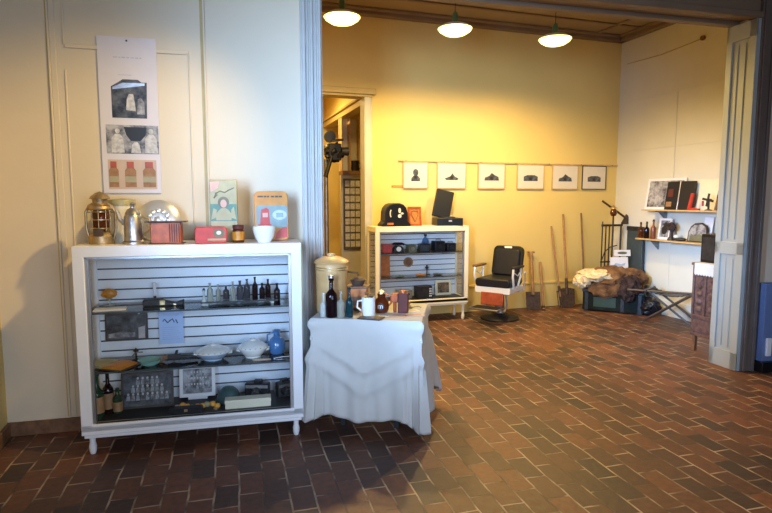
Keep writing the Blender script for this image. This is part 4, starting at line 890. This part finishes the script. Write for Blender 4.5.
lean('long_fork', 'long pale handled fork leaning to the left on the yellow wall', 'fork', 551, 224, 562, 'fork', .015)
lean('round_shovel', 'tall round bladed shovel with an orange brown handle on the yellow wall', 'shovel', 563, 212, 568, 'shovel', .017)
lean('iron_pole', 'thin dark pole leaning on the wall behind the heap of pelts', 'pole', 581, 211, 585, 'pole', .013, 'wood_brown')

# ================================================================= TRUNK, PELTS AND RACK
TRA = R(-46); tc_ = Vector((5.27, 6.17, 0)); tx = Matrix.Rotation(TRA, 4, 'Z')
t = thing('storage_chest', 'low dark green trunk carrying the heap of pelts in the corner', 'trunk', tc_, TRA)
b = MB(); b.box(-.38, .38, -.17, .17, .02, .26); b.build('body', 'trunk_green', t, bevel=.008)
b = MB(); b.box(-.39, .39, -.18, .18, .26, .31); b.build('lid', 'iron', t, bevel=.01)
b = MB(); b.box(-.24, .04, -.174, -.17, .07, .20); b.build('front_patch', 'trunk_patch', t)
for x in (-.33, .12, .33): b = MB(); b.box(x-.02, x+.02, -.176, -.17, .02, .26); b.build('strap', 'iron', t)
b = MB(); [b.box(x-.03, x+.03, y-.02, y+.02, 0, .02) for x in (-.33, .33) for y in (-.13, .13)]; b.build('foot', 'iron', t)
def tl(x, y, z): v = tx @ Vector((x, y, 0)); return Vector((tc_.x+v.x, tc_.y+v.y, z))
def heap(name, label, loc, parts, m_, cat, amp=.22):
    t = thing(name, label, cat, loc, TRA)
    for k, (nm, c_, r_, mm) in enumerate(parts): b = MB(); b.blob(c_, r_, amp, 3.2, k*3.1+loc.x, 4); b.build(nm, mm, t)
heap('brown_pelt', 'heap of brown fur pelts on the dark green trunk', tl(0, 0, .31), [('pelt_fold', (-.04, 0, .12), (.30, .20, .18), 'brown_fur'), ('pelt_fold', (.20, .02, .13), (.20, .18, .15), 'brown_fur'), ('pelt_flap', (-.10, -.17, .0), (.20, .05, .12), 'brown_fur')], 'brown_fur', 'pelt')
heap('sheepskin', 'cream sheepskin draped over the left of the brown pelts', tl(-.24, -.05, .38), [('fleece', (.02, 0, .10), (.26, .20, .09), 'fleece'), ('hanging_edge', (-.16, -.04, .02), (.12, .16, .10), 'fleece')], 'fleece', 'sheepskin', .25)
heap('dark_saddle', 'dark fur bag lying on the front of the brown pelts', tl(.22, -.19, .31), [('bag', (0, -.03, .08), (.12, .10, .13), 'dark_fur'), ('flap', (-.04, -.08, -.02), (.10, .06, .10), 'dark_fur'), ], 'dark_fur', 'bag', .3)
heap('black_sack', 'black sack slumped beside the trunk at the foot of the pale wall', Vector((5.50, 5.78, 0)), [('sack', (0, 0, .12), (.13, .11, .12), 'black_leather'), ], 'black_leather', 'sack', .2)
# rack
RY = 6.52
a = WY(602, 225, RY); c_ = WY(646, 225, RY)
t = thing('iron_rack', 'dark iron rack with thin upright posts in the corner', 'rack', (a.x, RY, 0))
W_ = min(c_.x, RX-.06)-a.x
b = MB(); b.box(0, W_, -.015, .015, 1.13, 1.16); b.build('top_bar', 'iron', t, bevel=.004)
for x in (.01, .07, .13): b = MB(); b.rod((x, 0, 0), (x, 0, 1.2 if x < .05 else 1.14), .009); b.build('post', 'iron', t)
b = MB(); b.rod((W_-.02, 0, 0), (W_-.02, 0, 1.14), .012); b.build('post', 'iron', t)
b = MB(); b.tube([(0.0, -.02, .66), (.05, -.02, .78), (.14, -.02, .84), (.25, -.02, .86)], .008, 8); b.box(0, W_, -.01, .01, .62, .64); b.build('brace', 'iron', t)
b = MB(); b.box(.0, W_, -.06, .06, 0.0, .03); b.build('foot_plate', 'iron', t)
ya, yb = WX(629.5, 225, RX-.06).y, WX(645, 225, RX-.06).y
t = thing('metal_sheet', 'blue grey metal sheet standing against the pale wall beside the iron rack', 'metal sheet', (RX-.05, (ya+yb)/2, 0), 0, ry=R(0))
b = MB(); b.box(-.045, -.01, -(ya-yb)/2, (ya-yb)/2, 0, 1.14); b.build('sheet', 'teal_metal', t, bevel=.004)
b = MB(); b.box(-.055, -.045, -(ya-yb)/2, (ya-yb)/2, 1.08, 1.14); b.build('folded_edge', 'iron', t, bevel=.002)
p0 = WY(603, 201, RY-.05); p1 = WY(634, 231, RY-.05)
t = thing('iron_lever', 'long iron lever lying diagonally across the top of the iron rack', 'lever', (p0.x, RY-.04, 1.16))
d = p1-p0; b = MB(); b.rod((0, 0, p0.z-1.16), (d.x*.95, 0, 0.02), .014, .017); b.build('shaft', 'rust_iron', t)
b = MB(); b.box(d.x*.62, d.x*.99, -.015, .015, .0, .03); b.prism([(d.x*.6, .0), (d.x*.75, .14), (d.x*.95, .03), (d.x*.95, 0)], -.012, .012); b.build('jaw', 'rust_iron', t)
p = WY(613, 225, RY-.12); t = thing('pole_lantern', 'orange glass lamp on a thin black pole in front of the iron rack', 'lamp', (p.x, RY-.12, 0))
b = MB(); b.rod((0, 0, .02), (0, 0, 1.28), .011); b.build('pole', 'iron', t); b = MB(); b.lathe([(.001, 0), (.07, 0), (.07, .015), (.012, .03)]); b.build('foot', 'iron', t)
b = MB(); b.lathe([(.001, 1.28), (.03, 1.28), (.045, 1.31), (.045, 1.34), (.03, 1.38), (.001, 1.38)]); b.build('glass', 'glass_amber', t); b = MB(); b.lathe([(.05, 1.38), (.045, 1.395), (.012, 1.42), (.001, 1.43)]); b.build('cap', 'brass', t)
Y0 = 6.22
for u, zz, W_, H_, mm, lb in ((620, .63, .25, .115, 'photo_mid', 'white card with a dark drawing propped on the pelts, the lower one'), (622.5, .755, .23, .085, 'photo_mid', 'smaller white card standing above the other card over the pelts')):
    q = WY(u, 255, Y0+(.0 if zz < .7 else .04)); t = thing('white_card', lb, 'card', (q.x, q.y, zz-.07 if zz < .7 else zz-.02), R(-15), 'white cards over the pelts', rx=R(-10))
    b = MB(); b.box(-W_/2, W_/2, 0, .004, 0, H_+(.05 if zz < .7 else .0)); b.build('card', 'paper', t, smooth=False); b = MB(); b.prism([(-W_*.35, H_*.4), (-W_*.1, H_*.3), (W_*.3, H_*.45), (W_*.35, H_*.75), (W_*.1, H_*.6), (-W_*.2, H_*.75)] if zz < .7 else ell(0, H_*.5, W_*.3, H_*.22), -.001, 0); b.build('drawing', 'china_blue' if zz < .7 else 'olive', t, smooth=False)

# ================================================================= SHELVES ON THE PALE WALL
SX = RX-.26
def sy(u, X=SX+.04): return WX(u, 215, X).y
def wshelf(label, ua, ub, z, ax):
    ya, yb = sy(ua, SX), sy(ub, SX); ya = min(ya, BY-.05)
    t = thing('wall_shelf', label, 'shelf', (RX, (ya+yb)/2, z), 0, 'shelves on the pale wall'); L_ = (ya-yb)/2
    b = MB(); b.box(-.26, -.002, -L_, L_, -.018, 0); b.build('board', 'frame_wood', t, bevel=.002)
    for y in (-L_*.75, L_*.75):
        b = MB(); b.box(-.2, -.004, y-.006, y+.006, -.03, -.018); b.prism([(-.16, -.018), (-.004, -.018), (-.004, -.15), (-.018, -.15)], y-.005, y+.005); b.build('bracket', 'steel', t)
    return t
wshelf('upper wooden shelf on the pale wall holding large books and papers', 641, 737, 1.38, 0)
wshelf('lower wooden shelf on the pale wall holding bottles and pictures', 636, 716, 1.0, 0)
def sh(u, z, off=.1): X = SX+off; return Vector((X, sy(u, X), z))
FA = R(-90)   # things on the shelves face the room
def fr2(label, u, z, W_, H_, fm, pm, cat='framed photo', **k): return photo_frame(label, sh(u, z, k.pop('off', .12)), W_, H_, fm, pm, FA+k.pop('dr', 0), k.pop('tilt', 8), cat=cat, **k)
fr2('large white framed photograph behind the black album on the upper shelf', 662, 1.38, .62, .40, 'paper', 'photo_mid', bw=.03, off=.17)
t = thing('photo_album', 'open black photo album standing on the upper shelf before the white frame', 'album', sh(676, 1.38, .10), FA, rx=R(-8))
for s, mm in ((-1, 'photo_sepia'), (1, 'black_leather')):
    b = MB(); b.box(*sorted((s*.005, s*.215)), 0, .02, 0, .355, Matrix.Rotation(R(s*4), 4, 'Z')); b.build('album_page', 'black_leather', t, bevel=.003)
    if s < 0: b = MB(); b.box(-.18, -.09, -.004, 0, .16, .26, Matrix.Rotation(R(-4), 4, 'Z')); b.build('album_photograph', 'dark_red', t); b = MB(); b.box(-.19, -.1, -.004, 0, .04, .10, Matrix.Rotation(R(-4), 4, 'Z')); b.build('album_caption', 'wood_handle', t)
b = MB(); b.rod((0, .01, 0), (0, .01, .355), .012); b.build('spine', 'pewter', t)
t = thing('red_folder', 'bright red bent card standing on the upper shelf beside the white papers', 'card', sh(692, 1.38, .06), FA)
b = MB(); b.box(-.02, .02, -.02, .02, 0, .004); b.prism([(-.07, 0), (-.02, .20), (.015, .195), (-.02, .03), (.10, .02), (.10, 0)], -.012, .012); b.build('card', 'red_tin', t)
fr2('tall cream sheet leaning on the upper shelf right of the red card', 705, 1.38, .42, .37, 'cream_paper', 'cream_paper', cat='sheet', name='cream_sheet', off=.18, tilt=6)
t = thing('wooden_board', 'upright tan wooden board at the right end of the upper shelf', 'board', sh(716.5, 1.38, .14), FA-R(10), rx=R(-6), ry=R(6)); b = MB(); b.box(-.05, .06, 0, .03, 0, .40); b.build('board', 'wood_handle', t, bevel=.003); b = MB(); b.box(.06, .085, 0, .03, 0, .38); b.build('edge_strip', 'trunk_green', t)
t = thing('propeller_model', 'small black metal propeller model on the upper shelf', 'model', sh(708, 1.38, .05), FA)
b = MB(); b.rod((0, 0, 0), (0, 0, .13), .012); b.lathe([(.001, 0), (.04, 0), (.04, .008), (.001, .02)]); b.build('post', 'iron', t)
b = MB(); [b.box(-.013, .013, -.004, .004, .01, .075, Matrix.Translation((0, -.015, .12)) @ Matrix.Rotation(a*PI/2+.2, 4, 'Y')) for a in range(4)]; b.rod((0, -.03, .12), (0, .03, .12), .016); b.build('propeller', 'iron', t)
b = MB(); b.rod((-.07, -.01, .05), (-.07, -.01, .11), .012); b.build('red_weight', 'red_tin', t)
t = thing('dark_green_box', 'dark green box at the far right of the upper shelf', 'box', sh(723.5, 1.38, .06), FA); b = MB(); b.box(-.05, .05, -.05, .05, 0, .17); b.build('body', 'trunk_green', t, bevel=.004); b = MB(); b.box(-.052, .052, -.052, .052, .14, .175); b.build('lid', 'trunk_green', t)
for u, h_, mm, lb in ((641.5, .19, 'glass_amber', 'reddish brown bottle, leftmost on the lower shelf'), (647.5, .20, 'glass_dark', 'almost black bottle, middle one of three on the lower shelf'), (654, .23, 'shelf_copper', 'coppery flask, right one of three bottles on the lower shelf')):
    bottle('shelf_bottle', lb, sh(u, 1.0, .08), h_, .032, mm, group='bottles on the lower shelf of the pale wall', neck=.35, cap='ink')
t = fr2('white picture with a black figure on the lower shelf beside the bottles', 664, 1.0, .20, .27, 'paper', 'photo_grey', bw=.028, off=.13, figs=[(ell(0, .12, .05, .055), 'ink'), (ell(.01, .19, .03, .03), 'ink')])
t = thing('black_figurine', 'dark leafy figurine in the middle of the lower shelf', 'figurine', sh(672, 1.0, .08), FA)
b = MB(); b.lathe([(.001, 0), (.045, 0), (.04, .02), (.02, .05), (.018, .12), (.001, .13)]); b.build('body', 'iron', t)
for k in range(5): b = MB(); b.blob((.03*math.cos(k*1.3), 0, .17+.03*math.sin(k*1.3)), (.035, .03, .03), .4, 4, k, 2); b.build('foliage', 'dark_fur', t)
t = thing('low_dish', 'low black and white dish on the lower shelf right of the dark figurine', 'dish', sh(681, 1.0, .07), FA); b = MB(); b.blob((0, 0, .022), (.09, .05, .022), .2, 3, 2, 3); b.build('body', 'iron', t); b = MB(); b.blob((-.04, -.02, .05), (.03, .02, .025), .3, 3, 4, 2); b.build('ornament', 'white_china', t)
t = thing('arched_picture', 'grey arched picture of people at the right of the lower shelf', 'picture', sh(697, 1.0, .11), FA, rx=R(-8))
b = MB(); b.prism([(-.13, 0), (-.13, .12), (-.10, .19), (-.05, .225), (.05, .235), (.12, .20), (.14, .13), (.14, 0)], 0, .02); b.build('plate', 'iron', t, bevel=.003)
b = MB(); b.prism([(-.115, .012), (-.115, .115), (-.09, .17), (-.05, .205), (.05, .215), (.105, .185), (.125, .12), (.125, .012)], -.002, 0); b.build('print', 'photo_mid', t, smooth=False)
b = MB(); b.prism([(-.1, .012), (-.08, .1), (-.03, .07), (.04, .1), (.1, .07), (.11, .012)], -.003, -.002); b.build('printed_figure', 'olive', t, smooth=False)
fr2('narrow white framed card behind the arched picture on the lower shelf', 707, 1.0, .12, .30, 'paper', 'paper', bw=.01, off=.17, cat='card', name='narrow_card')
# electric cord and knob on the pale wall
k0 = WX(627, 64, RX-.012); k1 = WX(703, 38, RX-.012)
t = thing('wall_cable', 'thin cable running up the pale wall to a small round knob', 'cable', (RX, 0, 0)); b = MB(); b.tube([(-.009, k0.y, k0.z), (-.009, (k0.y+k1.y)/2, (k0.z+k1.z)/2-.03), (-.009, k1.y, k1.z)], .006, 6); b.build('cable', 'trim_yellow', t)
b = MB(); b.rod((-.03, k1.y, k1.z), (-.001, k1.y, k1.z), .028, n=16); b.build('knob', 'wood_brown', t)

# ================================================================= FOLDING STOOL, CABINET, BLUE BOARD
f0 = Vector((5.40, 5.32, 0))
t = thing('folding_stool', 'low folding wooden stool with crossed legs below the shelves', 'stool', f0, R(-62))
for y in (-.13, .13):
    for s in (-1, 1):
        b = MB(); b.rod((s*.30, y+.012*s, .0), (-s*.26, y+.012*s, .40), .014, n=8); b.build('leg', 'frame_dark', t)
b = MB(); [b.rod((x, -.17, .40), (x, .17, .40), .016, n=8) for x in (-.26, .26)]; b.rod((-.48, -.14, .38), (.26, -.14, .41), .014, n=8); b.build('rail', 'frame_dark', t)
b = MB(); n_ = 10; [b.box(-.26+.52*k/n_, -.26+.52*(k+1)/n_+.001, -.13, .13, .395-.05*math.sin(PI*(k+.5)/n_), .403-.05*math.sin(PI*(k+.5)/n_)) for k in range(n_)]; b.build('seat', 'black_leather', t)
# carved cabinet
kx, ky = 4.62, 4.145
t = thing('carved_cabinet', 'narrow carved reddish wooden cabinet on thin legs beside the white door jamb', 'cabinet', (kx, ky, 0), 0)
b = MB(); b.box(0, .42, -.15, .15, .16, .86); b.build('body', 'carved_wood', t, bevel=.004)
b = MB(); b.box(-.02, .44, -.165, .165, .86, .885); b.build('top', 'wood_brown', t, bevel=.004)
for x in (.03, .39):
    for y in (-.125, .125): b = MB(); b.box(x-.018, x+.018, y-.018, y+.018, 0, .16); b.build('leg', 'wood_brown', t, bevel=.003)
b = MB(); b.box(-.016, 0, -.15, .15, .34, .37); b.box(-.012, 0, -.15, .15, .16, .185)
for y in (-.15, -.01, .125): b.box(-.012, 0, y, y+.025, .37, .86)
b.build('rail_moulding', 'carved_wood', t, bevel=.003)
b = MB()
for r_ in range(6):
    for k in range(2): b.blob((-.004, -.065+k*.135, .43+r_*.075), (.012, .035, .028), .4, 5, r_*2+k, 2)
b.build('carving', 'carved_wood', t)
b = MB(); b.box(-.01, 0, -.12, .12, .21, .32); b.build('drawer', 'carved_wood', t, bevel=.003)
t2 = thing('lace_doily', 'white lace doily hanging over the edge of the carved cabinet', 'doily', (kx-.02, ky, .886)); b = MB(); b.box(-.004, .22, -.10, .12, 0, .002); b.build('cloth_top', 'lace', t2, smooth=False)
b = MB(); n_ = 7; pts = [(-.10, 0)]+[(-.10+.22*k/(2*n_), -.105-(.018 if k % 2 else 0)) for k in range(2*n_+1)]+[(.12, 0)]
T = Matrix.Rotation(PI/2, 4, 'Z'); b.prism(pts, .003, .006, Matrix.Rotation(PI/2, 4, 'Z')); b.build('scalloped_edge', 'lace', t2, smooth=False)
t = thing('upright_box', 'upright black box standing on the carved cabinet beside the jamb', 'box', (kx+.22, ky+.04, .888)); b = MB(); b.box(-.16, .14, -.08, .10, 0, .28); b.build('body', 'black_paint', t, bevel=.008); b = MB(); b.box(-.164, -.16, -.06, .08, .03, .25); b.build('front_grille', 'iron', t)
# blue board at the right edge
q = PM @ Vector((XR+.165, -.06, 0)); t = thing('display_board', 'blue painted panel on a dark plinth at the far right edge', 'panel', q, PR)
b = MB(); b.box(0, .9, -.02, .05, .09, .78); b.build('panel', 'blue_paint', t, bevel=.003); b = MB(); b.box(-.03, .9, -.06, .05, 0, .09); b.build('plinth', 'black_paint', t, bevel=.004)
b = MB(); b.box(.03, .08, -.04, -.02, .14, .3); b.build('white_socket', 'paper', t, bevel=.004)

# ================================================================= PASSAGE: machine, strip of portraits, cupboard
t = photo_frame('tall narrow black framed strip of small portraits in the passage', (WY(352.5, 200, 7.97).x, 7.965, WY(352, 249.5, 7.965).z), .275, 1.035, 'frame_dark', 'photo_dark', 0, 0, bw=.014, cat='picture', name='portrait_strip')
b = MB()
for r_ in range(9):
    for k in range(3): b.box(-.11+k*.078, -.045+k*.078, .001, .004, .04+r_*.11, .125+r_*.11)
b.build('portrait_photos', 'print_grey', t, smooth=False)
t = thing('wall_cupboard', 'open wooden shelf unit above the strip of portraits in the passage', 'cupboard', (1.93, 8.03, 1.86))
b = MB(); b.box(0, 1.2, -.12, .12, 0, .06); b.build('base_board', 'wood_brown', t, bevel=.003)
for x in (.01, .13, .27, .42): b = MB(); b.box(x, x+.014, -.04, .1, .06, .82); b.build('divider', 'frame_wood', t)
b = MB(); b.box(0, 1.2, .1, .115, .06, .82); b.build('back_board', 'cream_paper', t)
t = thing('black_pot', 'small black pot standing in the passage shelf unit', 'pot', (2.135, 7.98, 1.92)); b = MB(); b.lathe([(.001, 0), (.05, 0), (.055, .02), (.055, .15), (.05, .15), (.048, .02), (.001, .015)]); b.build('body', 'black_paint', t); b = MB(); b.tube([(.055, 0, .12), (.085, 0, .11), (.085, 0, .05), (.055, 0, .03)], .006, 6); b.build('handle', 'black_paint', t)
# projector on stand
p = WY(334, 160, 7.4)
t = thing('film_projector', 'black film projector on a slim stand seen through the doorway', 'projector', (p.x, 7.4, 0))
b = MB(); b.box(-.09, .08, -.10, .10, 2.02, 2.24); b.blob((.0, 0, 2.13), (.13, .12, .12), .5, 4, 3, 3); b.build('body', 'black_paint', t, bevel=.01)
b = MB(); b.rod((-.06, -.06, 2.33), (-.06, .0, 2.33), .075, n=20); b.rod((-.02, -.05, 2.33), (-.02, .02, 2.33), .03); b.build('film_reel', 'black_leather', t)
b = MB(); b.rod((.08, -.1, 2.14), (.17, -.1, 2.14), .05, .06, 16); b.rod((-.05, -.12, 2.27), (.10, -.12, 2.29), .016); b.build('lens', 'iron', t)
b = MB(); b.rod((-.06, -.12, 2.06), (-.15, -.14, 1.80), .024, .030, 12); b.build('crank_handle', 'black_paint', t)
b = MB(); b.rod((-.10, .05, 0), (-.10, .05, 2.04), .03); b.build('stand_pole', 'steel', t); b = MB(); b.lathe([(.001, 0), (.14, 0), (.14, .02), (.03, .05)], (-.10, .05, 0)); b.build('stand_foot', 'iron', t)
